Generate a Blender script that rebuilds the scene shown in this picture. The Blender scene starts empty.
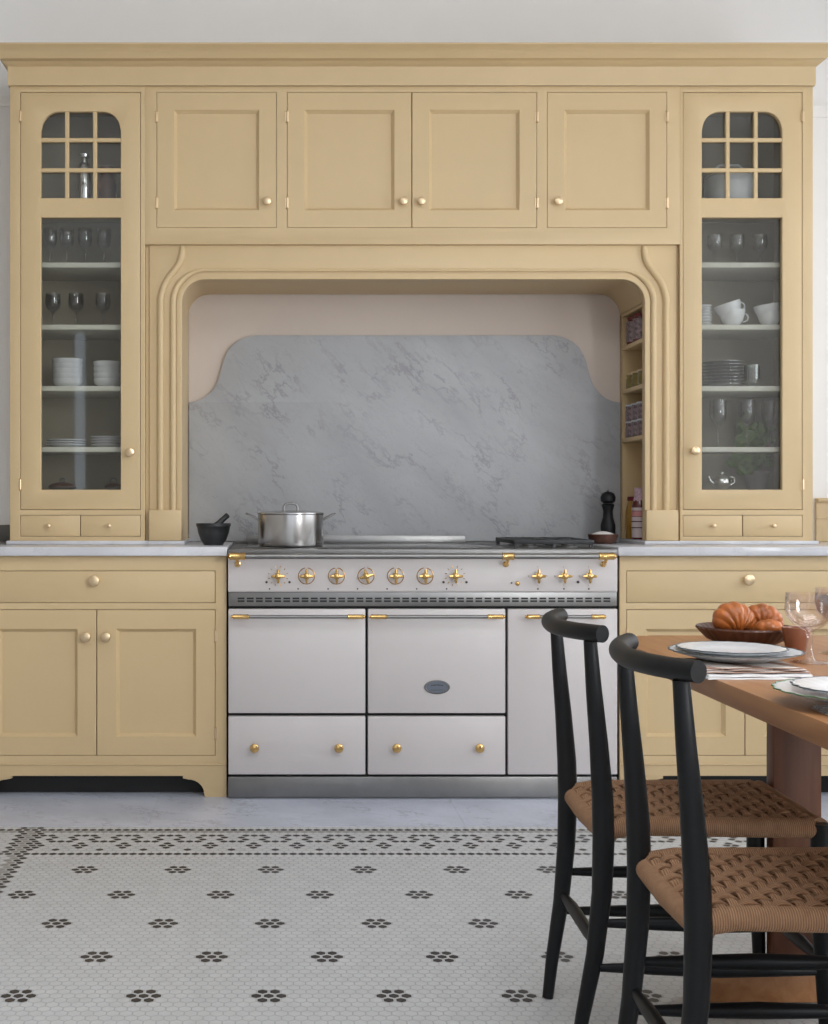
import bpy, bmesh, math, random
from mathutils import Vector, Matrix
PI = math.pi
random.seed(7)
S = bpy.context.scene
COL = S.collection

# ------------------------------------------------------------------ camera
F, VX, VY, CH = 1252.0, 276.0, 505.0, 1.05      # focal length in px, principal point, eye height
cam = bpy.data.cameras.new('camera')
cam.sensor_fit = 'VERTICAL'; cam.sensor_height = 36.0; cam.lens = 36.0 * F / 1024
cam.shift_x = (414 - VX) / 1024; cam.shift_y = -(512 - VY) / 1024
cam.clip_start = 0.05
camo = bpy.data.objects.new('camera', cam); COL.objects.link(camo)
camo.location = (0, 0, CH); camo.rotation_euler = (PI / 2, 0, 0)
S.camera = camo
# ------------------------------------------------------------------ world, lights, exposure
wd = bpy.data.worlds.new('sky'); S.world = wd; wd.use_nodes = True
wd.node_tree.nodes['Background'].inputs[0].default_value = (0.80, 0.88, 1.0, 1)
wd.node_tree.nodes['Background'].inputs[1].default_value = 1.5
def area(name, loc, rot, sx, sy, power, col):
    l = bpy.data.lights.new(name, 'AREA'); l.shape = 'RECTANGLE'; l.size = sx; l.size_y = sy
    l.energy = power; l.color = col
    o = bpy.data.objects.new(name, l); COL.objects.link(o); o.location = loc; o.rotation_euler = rot
    return o
# daylight through the right-hand windows and the glazed garden side behind the viewer
area('window_daylight_right', (3.34, 3.35, 1.80), (0, PI / 2, 0), 2.2, 2.3, 42, (0.95, 0.975, 1.0))
area('window_daylight_right_front', (3.34, -0.95, 1.85), (0, PI / 2, 0), 2.2, 1.9, 330, (0.95, 0.975, 1.0))
area('window_daylight_garden', (0.2, -2.48, 1.75), (-PI / 2, 0, 0), 3.4, 2.4, 205, (1.0, 0.975, 0.94))
area('added_rooflight_fill', (0.65, 1.4, 3.62), (0, 0, 0), 2.4, 1.9, 38, (0.98, 0.99, 1.0))  # added lamp above the ceiling, unseen, lifts floor and cabinet brightness
S.view_settings.view_transform = 'Standard'; S.view_settings.look = 'None'
S.view_settings.exposure = 0.0; S.view_settings.gamma = 1.0; S.view_settings.use_curve_mapping = False

def X(px, Y): return (px - VX) * Y / F
def Z(py, Y): return CH - (py - VY) * Y / F

# ------------------------------------------------------------------ materials
def newmat(name):
    m = bpy.data.materials.new(name); m.use_nodes = True
    nt = m.node_tree; b = nt.nodes['Principled BSDF']
    return m, nt, b
def setp(b, **k):
    for n, v in k.items():
        n = n.replace('_', ' ')
        if n in b.inputs: b.inputs[n].default_value = v
def plain(name, col, rough=0.5, metal=0.0, var=0.04, scale=8.0, bump=0.0, bscale=200.0, spec=0.5, coat=0.0):
    m, nt, b = newmat(name)
    setp(b, Roughness=rough, Metallic=metal)
    b.inputs['Specular IOR Level'].default_value = spec
    b.inputs['Coat Weight'].default_value = coat
    tc = nt.nodes.new('ShaderNodeTexCoord')
    nz = nt.nodes.new('ShaderNodeTexNoise'); nz.inputs['Scale'].default_value = scale; nz.inputs['Detail'].default_value = 4
    nt.links.new(tc.outputs['Object'], nz.inputs['Vector'])
    rp = nt.nodes.new('ShaderNodeValToRGB')
    rp.color_ramp.elements[0].position = 0.3; rp.color_ramp.elements[1].position = 0.7
    rp.color_ramp.elements[0].color = (*[c * (1 - var) for c in col], 1)
    rp.color_ramp.elements[1].color = (*[min(1, c * (1 + var)) for c in col], 1)
    nt.links.new(nz.outputs['Fac'], rp.inputs['Fac']); nt.links.new(rp.outputs['Color'], b.inputs['Base Color'])
    if bump:
        n2 = nt.nodes.new('ShaderNodeTexNoise'); n2.inputs['Scale'].default_value = bscale
        nt.links.new(tc.outputs['Object'], n2.inputs['Vector'])
        bp = nt.nodes.new('ShaderNodeBump'); bp.inputs['Strength'].default_value = bump; bp.inputs['Distance'].default_value = 0.002
        nt.links.new(n2.outputs['Fac'], bp.inputs['Height']); nt.links.new(bp.outputs['Normal'], b.inputs['Normal'])
    return m
def marble(name, base, vein, scale=1.0, rot=(0.0, 0.75, 0.3), rough=0.25, contrast=1.0):
    m, nt, b = newmat(name); N = nt.nodes; L = nt.links
    setp(b, Roughness=rough)
    tc = N.new('ShaderNodeTexCoord'); mp = N.new('ShaderNodeMapping')
    m0 = N.new('ShaderNodeMapping'); m0.inputs['Rotation'].default_value = rot
    mp.inputs['Scale'].default_value = (scale * 0.72, scale, scale * 1.75)
    L.new(tc.outputs['Object'], m0.inputs['Vector']); L.new(m0.outputs['Vector'], mp.inputs['Vector'])
    wn = N.new('ShaderNodeTexNoise'); wn.inputs['Scale'].default_value = 3.2; wn.inputs['Detail'].default_value = 8; wn.inputs['Roughness'].default_value = 0.65
    L.new(mp.outputs['Vector'], wn.inputs['Vector'])
    # ridged noise: thin veins where noise is near one half
    def ridge(src, width, lo=0.5):
        s = N.new('ShaderNodeMath'); s.operation = 'SUBTRACT'; s.inputs[1].default_value = lo; L.new(src, s.inputs[0])
        a = N.new('ShaderNodeMath'); a.operation = 'ABSOLUTE'; L.new(s.outputs[0], a.inputs[0])
        r = N.new('ShaderNodeMapRange'); r.inputs['From Min'].default_value = 0; r.inputs['From Max'].default_value = width
        r.inputs['To Min'].default_value = 1; r.inputs['To Max'].default_value = 0; L.new(a.outputs[0], r.inputs['Value'])
        return r.outputs['Result']
    v1 = ridge(wn.outputs['Fac'], 0.024)
    w2 = N.new('ShaderNodeTexNoise'); w2.inputs['Scale'].default_value = 7.0; w2.inputs['Detail'].default_value = 9; w2.inputs['Roughness'].default_value = 0.7
    L.new(mp.outputs['Vector'], w2.inputs['Vector'])
    v2 = ridge(w2.outputs['Fac'], 0.012, 0.53)
    mk = N.new('ShaderNodeTexNoise'); mk.inputs['Scale'].default_value = 2.6; mk.inputs['Detail'].default_value = 5
    L.new(mp.outputs['Vector'], mk.inputs['Vector'])
    mr = N.new('ShaderNodeMapRange'); mr.inputs['From Min'].default_value = 0.45; mr.inputs['From Max'].default_value = 0.62
    L.new(mk.outputs['Fac'], mr.inputs['Value'])
    m1 = N.new('ShaderNodeMath'); m1.operation = 'MULTIPLY'; L.new(v1, m1.inputs[0]); L.new(mr.outputs['Result'], m1.inputs[1])
    m2 = N.new('ShaderNodeMath'); m2.operation = 'MULTIPLY'; L.new(v2, m2.inputs[0]); m2.inputs[1].default_value = 0.35
    ad = N.new('ShaderNodeMath'); ad.operation = 'ADD'; ad.use_clamp = True; L.new(m1.outputs[0], ad.inputs[0]); L.new(m2.outputs[0], ad.inputs[1])
    m3 = N.new('ShaderNodeMath'); m3.operation = 'MULTIPLY'; L.new(ad.outputs[0], m3.inputs[0]); m3.inputs[1].default_value = 0.75 * contrast
    cl = N.new('ShaderNodeTexNoise'); cl.inputs['Scale'].default_value = 1.8; cl.inputs['Detail'].default_value = 6
    L.new(mp.outputs['Vector'], cl.inputs['Vector'])
    cr = N.new('ShaderNodeValToRGB'); cr.color_ramp.elements[0].position = 0.35; cr.color_ramp.elements[1].position = 0.65
    cr.color_ramp.elements[0].color = (*[c * 0.84 for c in base], 1); cr.color_ramp.elements[1].color = (*base, 1)
    L.new(cl.outputs['Fac'], cr.inputs['Fac'])
    mx = N.new('ShaderNodeMixRGB'); L.new(m3.outputs[0], mx.inputs['Fac']); L.new(cr.outputs['Color'], mx.inputs['Color1'])
    mx.inputs['Color2'].default_value = (*vein, 1); L.new(mx.outputs['Color'], b.inputs['Base Color'])
    return m
def wood(name, c1, c2, scale=(1.2, 18, 18), rough=0.45):
    m, nt, b = newmat(name); N = nt.nodes; L = nt.links; setp(b, Roughness=rough)
    tc = N.new('ShaderNodeTexCoord'); mp = N.new('ShaderNodeMapping'); mp.inputs['Scale'].default_value = scale
    L.new(tc.outputs['Object'], mp.inputs['Vector'])
    n = N.new('ShaderNodeTexNoise'); n.inputs['Scale'].default_value = 2.5; n.inputs['Detail'].default_value = 6; n.inputs['Distortion'].default_value = 0.6
    L.new(mp.outputs['Vector'], n.inputs['Vector'])
    r = N.new('ShaderNodeValToRGB'); r.color_ramp.elements[0].position = 0.3; r.color_ramp.elements[1].position = 0.72
    r.color_ramp.elements[0].color = (*c1, 1); r.color_ramp.elements[1].color = (*c2, 1)
    L.new(n.outputs['Fac'], r.inputs['Fac']); L.new(r.outputs['Color'], b.inputs['Base Color'])
    return m
def glassy(name, tint=(1, 1, 1), rough=0.02, lo=0.05, blend=0.25, hi=0.9):
    m = bpy.data.materials.new(name); m.use_nodes = True; nt = m.node_tree; N = nt.nodes; L = nt.links
    for n in list(N): N.remove(n)
    o = N.new('ShaderNodeOutputMaterial'); t = N.new('ShaderNodeBsdfTransparent'); t.inputs[0].default_value = (*tint, 1)
    g = N.new('ShaderNodeBsdfGlossy'); g.inputs['Roughness'].default_value = rough
    lw = N.new('ShaderNodeLayerWeight'); lw.inputs['Blend'].default_value = blend
    mr = N.new('ShaderNodeMapRange'); mr.inputs['To Min'].default_value = lo; mr.inputs['To Max'].default_value = hi
    L.new(lw.outputs['Facing'], mr.inputs['Value'])
    mx = N.new('ShaderNodeMixShader'); L.new(mr.outputs['Result'], mx.inputs['Fac']); L.new(t.outputs[0], mx.inputs[1]); L.new(g.outputs[0], mx.inputs[2])
    L.new(mx.outputs[0], o.inputs['Surface'])
    return m
def striped(name, cols, axis=0, freq=60.0, rough=0.9):
    m, nt, b = newmat(name); N = nt.nodes; L = nt.links; setp(b, Roughness=rough)
    tc = N.new('ShaderNodeTexCoord'); sp = N.new('ShaderNodeSeparateXYZ'); L.new(tc.outputs['Object'], sp.inputs[0])
    mu = N.new('ShaderNodeMath'); mu.operation = 'MULTIPLY'; mu.inputs[1].default_value = freq; L.new(sp.outputs[axis], mu.inputs[0])
    fr = N.new('ShaderNodeMath'); fr.operation = 'FRACT'; L.new(mu.outputs[0], fr.inputs[0])
    r = N.new('ShaderNodeValToRGB'); r.color_ramp.interpolation = 'CONSTANT'
    els = r.color_ramp.elements
    for i, (p, c) in enumerate(cols):
        e = els[i] if i < 2 else els.new(p)
        e.position = p; e.color = (*c, 1)
    L.new(fr.outputs[0], r.inputs['Fac']); L.new(r.outputs['Color'], b.inputs['Base Color'])
    return m
def cord(name, c1, c2, freq=(0, 0, 0)):
    m, nt, b = newmat(name); N = nt.nodes; L = nt.links; setp(b, Roughness=0.75); b.inputs['Specular IOR Level'].default_value = 0.25
    tc = N.new('ShaderNodeTexCoord'); mp = N.new('ShaderNodeMapping'); mp.inputs['Scale'].default_value = freq
    L.new(tc.outputs['Object'], mp.inputs['Vector'])
    sp = N.new('ShaderNodeSeparateXYZ'); L.new(mp.outputs['Vector'], sp.inputs[0])
    a = N.new('ShaderNodeMath'); a.operation = 'ADD'; L.new(sp.outputs[0], a.inputs[0]); L.new(sp.outputs[1], a.inputs[1])
    s = N.new('ShaderNodeMath'); s.operation = 'SINE'; L.new(a.outputs[0], s.inputs[0])
    mr = N.new('ShaderNodeMapRange'); mr.inputs['From Min'].default_value = -1; L.new(s.outputs[0], mr.inputs['Value'])
    nz = N.new('ShaderNodeTexNoise'); nz.inputs['Scale'].default_value = 60; L.new(tc.outputs['Object'], nz.inputs['Vector'])
    ad = N.new('ShaderNodeMath'); ad.operation = 'MULTIPLY'; L.new(mr.outputs['Result'], ad.inputs[0]); L.new(nz.outputs['Fac'], ad.inputs[1])
    r = N.new('ShaderNodeValToRGB'); r.color_ramp.elements[0].color = (*c1, 1); r.color_ramp.elements[1].color = (*c2, 1)
    r.color_ramp.elements[0].position = 0.0; r.color_ramp.elements[1].position = 0.5
    L.new(ad.outputs[0], r.inputs['Fac']); L.new(r.outputs['Color'], b.inputs['Base Color'])
    bp = N.new('ShaderNodeBump'); bp.inputs['Strength'].default_value = 0.6; bp.inputs['Distance'].default_value = 0.0015
    L.new(mr.outputs['Result'], bp.inputs['Height']); L.new(bp.outputs['Normal'], b.inputs['Normal'])
    return m

M = {}
M['paint'] = plain('ochre_paint', (0.60, 0.445, 0.245), 0.42, var=0.02, scale=5, bump=0.05, bscale=300)
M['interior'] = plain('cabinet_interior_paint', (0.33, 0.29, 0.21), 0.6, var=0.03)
M['shelf'] = plain('shelf_edge_paint', (0.62, 0.60, 0.52), 0.5, var=0.02)
M['wall'] = plain('white_wall_paint', (0.86, 0.84, 0.815), 0.75, var=0.015, scale=3)
M['wall_dim'] = plain('wall_paint_low_bounce', (0.42, 0.39, 0.36), 0.8, var=0.02, scale=3)  # for unseen walls, colour darkened only to cut bounced light
M['plaster'] = plain('blush_plaster', (0.58, 0.50, 0.435), 0.85, var=0.02, scale=4)
M['ceil'] = plain('ceiling_paint', (0.80, 0.79, 0.77), 0.85, var=0.01)
M['enamel'] = plain('white_enamel', (0.60, 0.56, 0.55), 0.38, var=0.008, coat=0.0)
M['steel'] = plain('brushed_steel', (0.27, 0.265, 0.26), 0.38, 1.0, var=0.05, scale=20)
M['steel_pot'] = plain('polished_pan_steel', (0.50, 0.49, 0.48), 0.24, 1.0, var=0.04, scale=20)
M['steel_dark'] = plain('dull_steel', (0.22, 0.215, 0.21), 0.42, 0.9, var=0.05, scale=20)
M['brass'] = plain('polished_brass', (0.70, 0.46, 0.18), 0.2, 1.0, var=0.04, scale=30)
M['brass_soft'] = plain('satin_brass', (0.74, 0.57, 0.36), 0.32, 0.85, var=0.03, scale=30)
M['black'] = plain('black_gap', (0.008, 0.008, 0.008), 0.6, var=0.05)
M['iron'] = plain('cast_iron', (0.018, 0.019, 0.021), 0.5, var=0.1, bump=0.2)
M['ebony'] = plain('black_stained_wood', (0.0060, 0.0068, 0.0080), 0.45, var=0.15, scale=12, spec=0.3)
M['stone_black'] = plain('black_stone', (0.016, 0.017, 0.018), 0.45, var=0.2, scale=60)
M['marble'] = marble('grey_carrara_splash', (0.395, 0.40, 0.41), (0.16, 0.16, 0.17), 1.7, rot=(0, -0.8, 0), contrast=0.75, rough=0.42)
M['marble_top'] = marble('white_carrara_counter', (0.66, 0.66, 0.69), (0.42, 0.42, 0.45), 2.2, rough=0.16, contrast=0.5)
M['marble_floor'] = marble('white_carrara_floor', (0.56, 0.59, 0.68), (0.26, 0.27, 0.31), 2.6, rot=(0.0, 0.0, 0.6), rough=0.3, contrast=1.0)
M['tile'] = plain('white_hexagon_tile', (0.53, 0.535, 0.535), 0.45, var=0.05, scale=22)
M['tile_black'] = plain('black_hexagon_tile', (0.035, 0.030, 0.028), 0.45, var=0.35, scale=25)
M['tile_grey'] = plain('grey_hexagon_tile', (0.30, 0.29, 0.27), 0.45, var=0.12, scale=25)
M['grout'] = plain('floor_grout', (0.46, 0.465, 0.465), 0.9, var=0.04, scale=20)
M['china'] = plain('white_china', (0.72, 0.72, 0.73), 0.25, var=0.01, coat=0.3)
M['china_grey'] = plain('pale_grey_china', (0.52, 0.54, 0.56), 0.3, var=0.02)
M['rim_dark'] = plain('dark_painted_rim', (0.06, 0.07, 0.075), 0.4, var=0.1)
M['rim_green'] = plain('green_painted_rim', (0.07, 0.14, 0.05), 0.4, var=0.2, scale=40)
M['pane'] = glassy('window_pane_glass', (0.95, 0.96, 0.95), 0.03, 0.055, 0.2, 0.8)
M['glass'] = glassy('clear_glassware', (0.97, 0.97, 0.97), 0.03, 0.06, 0.35, 0.75)
M['glass_pink'] = glassy('rose_glassware', (0.99, 0.955, 0.945), 0.03, 0.05, 0.28, 0.6)
M['glass_green'] = glassy('green_tinted_glass', (0.72, 0.84, 0.80), 0.08, 0.25, 0.5, 0.8)
M['oak'] = wood('oiled_oak_top', (0.27, 0.112, 0.038), (0.39, 0.19, 0.078), (14, 1.0, 14), 0.4)
M['oak_shaded'] = wood('oiled_oak_shaded', (0.11, 0.034, 0.011), (0.19, 0.064, 0.021), (14, 14, 1.2), 0.45)  # oak darkened: shade under the table is put into the colour
M['walnut'] = wood('dark_turned_wood', (0.06, 0.022, 0.014), (0.11, 0.045, 0.026), (10, 10, 10), 0.35)
M['bread'] = plain('baked_crust', (0.37, 0.105, 0.020), 0.33, var=0.35, scale=28, bump=0.5, bscale=90)
M['terracotta'] = plain('brown_glazed_clay', (0.23, 0.085, 0.045), 0.35, var=0.12, scale=20)
M['weave'] = cord('paper_cord_weave', (0.24, 0.13, 0.07), (0.42, 0.245, 0.14), (0, 1700, 0))
M['weave_x'] = cord('paper_cord_strand', (0.24, 0.13, 0.07), (0.42, 0.245, 0.14), (0, 1700, 0))
M['weave_y'] = cord('paper_cord_strand_cross', (0.24, 0.13, 0.07), (0.42, 0.245, 0.14), (1700, 0, 0))
M['linen'] = plain('white_linen', (0.70, 0.69, 0.69), 0.95, var=0.03, scale=60, bump=0.4, bscale=500)
M['stripe'] = striped('brown_striped_linen', [(0.0, (0.33, 0.20, 0.15)), (0.35, (0.62, 0.56, 0.51)), (0.55, (0.22, 0.14, 0.11)), (0.8, (0.60, 0.52, 0.47))], 2, 170)
M['stripe2'] = striped('grey_striped_linen', [(0.0, (0.60, 0.59, 0.58)), (0.55, (0.20, 0.20, 0.21)), (0.7, (0.60, 0.59, 0.58)), (0.9, (0.3, 0.18, 0.14))], 1, 38)
M['silver'] = plain('silver_cutlery', (0.72, 0.71, 0.70), 0.18, 1.0, var=0.03)
M['leaf'] = plain('green_leaf', (0.15, 0.26, 0.05), 0.5, var=0.35, scale=30)
M['pot_grey'] = plain('grey_clay_pot', (0.36, 0.32, 0.30), 0.7, var=0.06)
M['soil'] = plain('potting_soil', (0.03, 0.02, 0.015), 0.9)
M['syrup'] = plain('dark_red_preserve', (0.11, 0.015, 0.013), 0.12, var=0.1, coat=0.5)
M['honey'] = plain('amber_oil', (0.33, 0.17, 0.02), 0.12, var=0.1, coat=0.5)
M['mustard'] = plain('olive_preserve', (0.16, 0.12, 0.02), 0.15, var=0.2, scale=60, coat=0.5)
M['label_pink'] = plain('pink_paper_label', (0.60, 0.26, 0.25), 0.7, var=0.04)
M['label_white'] = plain('cream_paper_label', (0.62, 0.52, 0.52), 0.7, var=0.05)
M['cap_red'] = plain('dark_red_cap', (0.16, 0.012, 0.014), 0.35, var=0.1)
M['cap_cloth'] = plain('pink_checked_cloth', (0.52, 0.36, 0.42), 0.9, var=0.3, scale=110)
M['berry'] = plain('jar_with_mottled_label', (0.22, 0.16, 0.17), 0.4, var=0.7, scale=90)
M['salt'] = plain('sea_salt', (0.75, 0.73, 0.70), 0.8, var=0.05, bump=0.8, bscale=400)
M['lead'] = plain('dark_slate', (0.12, 0.115, 0.10), 0.5, var=0.05)
M['ink'] = plain('engraved_black_mark', (0.05, 0.04, 0.035), 0.5)
M['tureen'] = plain('grey_stoneware', (0.58, 0.59, 0.61), 0.35, var=0.02)

# ------------------------------------------------------------------ mesh builder
class MB:
    def __init__(s): s.v = []; s.f = []; s.m = []
    def add(s, vs, fs, mi=0):
        o = len(s.v); s.v += [tuple(p) for p in vs]
        s.f += [tuple(i + o for i in f) for f in fs]; s.m += [mi] * len(fs); return s
    def box(s, x0, x1, y0, y1, z0, z1, bev=0.0, mi=0):
        if x0 > x1: x0, x1 = x1, x0
        if y0 > y1: y0, y1 = y1, y0
        if z0 > z1: z0, z1 = z1, z0
        if bev <= 0:
            vs = [(x, y, z) for z in (z0, z1) for y in (y0, y1) for x in (x0, x1)]
            return s.add(vs, [(0, 2, 3, 1), (4, 5, 7, 6), (0, 1, 5, 4), (2, 6, 7, 3), (0, 4, 6, 2), (1, 3, 7, 5)], mi)
        bm = bmesh.new(); bmesh.ops.create_cube(bm, size=1)
        for q in bm.verts: q.co = Vector(((x0 + x1) / 2 + q.co.x * (x1 - x0), (y0 + y1) / 2 + q.co.y * (y1 - y0), (z0 + z1) / 2 + q.co.z * (z1 - z0)))
        b = min(bev, (x1 - x0) * .45, (y1 - y0) * .45, (z1 - z0) * .45)
        bmesh.ops.bevel(bm, geom=list(bm.edges), offset=b, segments=2, affect='EDGES', profile=0.5)
        bm.verts.index_update()
        s.add([q.co[:] for q in bm.verts], [tuple(q.index for q in f.verts) for f in bm.faces], mi); bm.free(); return s
    def lathe(s, c, prof, n=24, axis='z', mi=0, rmod=None, cap=True, sx=1.0):
        """prof: list of (r, h) along axis; '-y' axis points to the viewer."""
        vs = []; fs = []
        for r, h in prof:
            for k in range(n):
                a = 2 * PI * k / n; rr = r * (rmod(a, r) if rmod else 1)
                u, w = rr * math.cos(a) * sx, rr * math.sin(a)
                if axis == 'z': p = (c[0] + u, c[1] + w, c[2] + h)
                elif axis == 'x': p = (c[0] + h, c[1] + u, c[2] + w)
                else: p = (c[0] + u, c[1] - h, c[2] + w)
                vs.append(p)
        for i in range(len(prof) - 1):
            for k in range(n):
                fs.append((i * n + k, i * n + (k + 1) % n, (i + 1) * n + (k + 1) % n, (i + 1) * n + k))
        if cap:
            if prof[0][0] > 1e-6: fs.append(tuple(reversed(range(n))))
            if prof[-1][0] > 1e-6: fs.append(tuple((len(prof) - 1) * n + k for k in range(n)))
        return s.add(vs, fs, mi)
    def tube(s, pts, rad, n=12, mi=0, flat=1.0):
        pts = [Vector(p) for p in pts]
        if not hasattr(rad, '__len__'): rad = [rad] * len(pts)
        vs = []; fs = []; up = None
        for i, p in enumerate(pts):
            t = (pts[min(i + 1, len(pts) - 1)] - pts[max(i - 1, 0)]).normalized()
            if up is None:
                up = Vector((0, 0, 1)) if abs(t.z) < 0.9 else Vector((1, 0, 0))
            a = t.cross(up).normalized(); up = a.cross(t).normalized()
            for k in range(n):
                g = 2 * PI * k / n
                vs.append(p + a * (math.cos(g) * rad[i]) + up * (math.sin(g) * rad[i] * flat))
        for i in range(len(pts) - 1):
            for k in range(n):
                fs.append((i * n + k, i * n + (k + 1) % n, (i + 1) * n + (k + 1) % n, (i + 1) * n + k))
        fs.append(tuple(reversed(range(n)))); fs.append(tuple((len(pts) - 1) * n + k for k in range(n)))
        return s.add(vs, fs, mi)
    def sphere(s, c, r, n=16, sc=(1, 1, 1), mi=0):
        prof = [(r * math.sin(PI * i / n), -r * math.cos(PI * i / n)) for i in range(n + 1)]
        vs = []; k0 = len(s.v); t = MB().lathe((0, 0, 0), prof, n * 2, cap=False)
        return s.add([(c[0] + v[0] * sc[0], c[1] + v[1] * sc[1], c[2] + v[2] * sc[2]) for v in t.v], t.f, mi)
    def rects(s, loops, cap=True, mi=0):
        """loops of (x0,x1,z0,z1,y) joined one to the next, last one filled."""
        vs = []; fs = []
        for x0, x1, z0, z1, y in loops: vs += [(x0, y, z0), (x1, y, z0), (x1, y, z1), (x0, y, z1)]
        for i in range(len(loops) - 1):
            for k in range(4): fs.append((i * 4 + k, i * 4 + (k + 1) % 4, i * 4 + 4 + (k + 1) % 4, i * 4 + 4 + k))
        fs.append((3, 2, 1, 0))
        if cap: q = (len(loops) - 1) * 4; fs.append((q, q + 1, q + 2, q + 3))
        return s.add(vs, fs, mi)
    def prism_x(s, prof, x0, x1, mi=0):
        """closed (y,z) outline swept along x"""
        n = len(prof); vs = [(x0, y, z) for y, z in prof] + [(x1, y, z) for y, z in prof]
        fs = [(i, (i + 1) % n, n + (i + 1) % n, n + i) for i in range(n)] + [tuple(reversed(range(n))), tuple(range(n, 2 * n))]
        return s.add(vs, fs, mi)
    def mesh(s, name):
        me = bpy.data.meshes.new(name); me.from_pydata(s.v, [], s.f); me.update()
        return me
def board(mb, outer, holes, y0, y1, bev=0.0015, mi=0):
    """flat board in the x-z plane, any outline, any holes, between depths y0 (front) and y1."""
    cu = bpy.data.curves.new('outline', 'CURVE'); cu.dimensions = '2D'; cu.fill_mode = 'BOTH'
    t = abs(y1 - y0) / 2; cu.extrude = max(t - bev, 1e-4); cu.bevel_depth = bev; cu.bevel_resolution = 1; cu.offset = -bev
    for pts in [outer] + list(holes):
        sp = cu.splines.new('POLY'); sp.points.add(len(pts) - 1); sp.use_cyclic_u = True
        for i, (x, z) in enumerate(pts): sp.points[i].co = (x, z, 0, 1)
    o = bpy.data.objects.new('outline', cu); COL.objects.link(o)
    me = bpy.data.meshes.new_from_object(o.evaluated_get(bpy.context.evaluated_depsgraph_get()))
    vs = [(v.co.x, (y0 + y1) / 2 - v.co.z, v.co.y) for v in me.vertices]
    fs = [tuple(p.vertices) for p in me.polygons]
    bpy.data.objects.remove(o); bpy.data.curves.remove(cu); bpy.data.meshes.remove(me)
    mb.add(vs, fs, mi); return mb
def rect(x0, x1, z0, z1): return [(x0, z0), (x1, z0), (x1, z1), (x0, z1)]

def build(name, mb, mats, parent=None, base=None, label=None, smooth=38, merge=True):
    me = mb.mesh(name)
    if not isinstance(mats, (list, tuple)): mats = [mats]
    for m in mats: me.materials.append(m if not isinstance(m, str) else M[m])
    for p, mi in zip(me.polygons, mb.m): p.material_index = mi
    bm = bmesh.new(); bm.from_mesh(me)
    if merge: bmesh.ops.remove_doubles(bm, verts=bm.verts, dist=1e-5)
    bmesh.ops.recalc_face_normals(bm, faces=bm.faces)
    off = Vector((0, 0, 0))
    root = parent
    while root is not None and root.parent is not None: root = root.parent
    if root is not None: off = Vector(root.location)
    elif base is not None: off = Vector(base)
    if off.length > 0: bmesh.ops.translate(bm, verts=bm.verts, vec=-off)
    bm.to_mesh(me); bm.free()
    if smooth:
        me.polygons.foreach_set('use_smooth', [True] * len(me.polygons))
        me.set_sharp_from_angle(angle=math.radians(smooth))
    o = bpy.data.objects.new(name, me); COL.objects.link(o)
    if parent is not None: o.parent = parent
    elif base is not None: o.location = base
    if label: o['label'] = label
    return o
def thing(name, label, cat, loc=(0, 0, 0), group=None):
    o = bpy.data.objects.new(name, None); COL.objects.link(o); o.location = loc; o.empty_display_size = 0.1
    o['label'] = label; o['category'] = cat
    if group: o['group'] = group
    return o
def tag(o, label, cat, group=None):
    o['label'] = label; o['category'] = cat
    if group: o['group'] = group
    return o
def struct(o): o['kind'] = 'structure'; return o
def dup(root, loc, label=None, rotz=None, group=None):
    r = root.copy(); COL.objects.link(r); r.location = loc
    if rotz is not None: r.rotation_euler = (0, 0, rotz)
    if label: r['label'] = label
    if group: r['group'] = group
    for ch in list(root.children):
        c = ch.copy(); COL.objects.link(c); c.parent = r
        for g in list(ch.children):
            d = g.copy(); COL.objects.link(d); d.parent = c
    return r

# ------------------------------------------------------------------ key planes (metres from the lens)
YW = 5.12      # back wall
YB = 4.50      # base cabinet fronts
YT = 4.765      # glass tower fronts
YS = 4.778      # chimney surround front
YC = 4.765      # top cupboards front
ZC = 0.90      # counter height
# ------------------------------------------------------------------ room shell
XL, XR, YN, ZH = -3.1, 3.15, -2.3, 3.3
struct(build('wall_back', MB().box(XL - .1, XR + .1, YW, YW + .12, -.05, ZH), 'wall'))
def wall_windows(name, horizontal, at, a0, a1, wins, thick=.15):
    mb = MB()
    outer = [(a0, -.05), (a1, -.05), (a1, ZH), (a0, ZH)]
    board(mb, outer, [rect(*w) for w in wins], 0, thick, 0.001)
    vs = []
    for x, y, z in mb.v: vs.append((x, at + y, z) if horizontal else (at + y, x, z))
    mb.v = vs
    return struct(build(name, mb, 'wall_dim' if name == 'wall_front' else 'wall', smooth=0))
wall_windows('wall_right', False, XR, YN, YW + .1, [(2.2, 4.5, 0.90, 2.85), (-1.9, .0, 0.90, 2.85)])
wall_windows('wall_front', True, YN - .15, XL, XR, [(-1.93, -1.81, .5, 2.7), (-1.4, -.1, 0.1, 2.9), (.2, 1.5, 0.1, 2.9), (1.8, 2.9, .1, 2.9)])
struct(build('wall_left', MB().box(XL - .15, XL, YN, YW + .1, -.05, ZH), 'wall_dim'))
mb = board(MB(), rect(XL - .15, XR + .15, YN - .15, YW + .12), [rect(-.6, 1.9, .4, 2.4)], 0, .25, .001)  # ceiling opening added for the made-up rooflight
mb.v = [(x, z, ZH + .25 - y) for x, y, z in mb.v]
struct(build('ceiling', mb, 'ceil', smooth=0))
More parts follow.
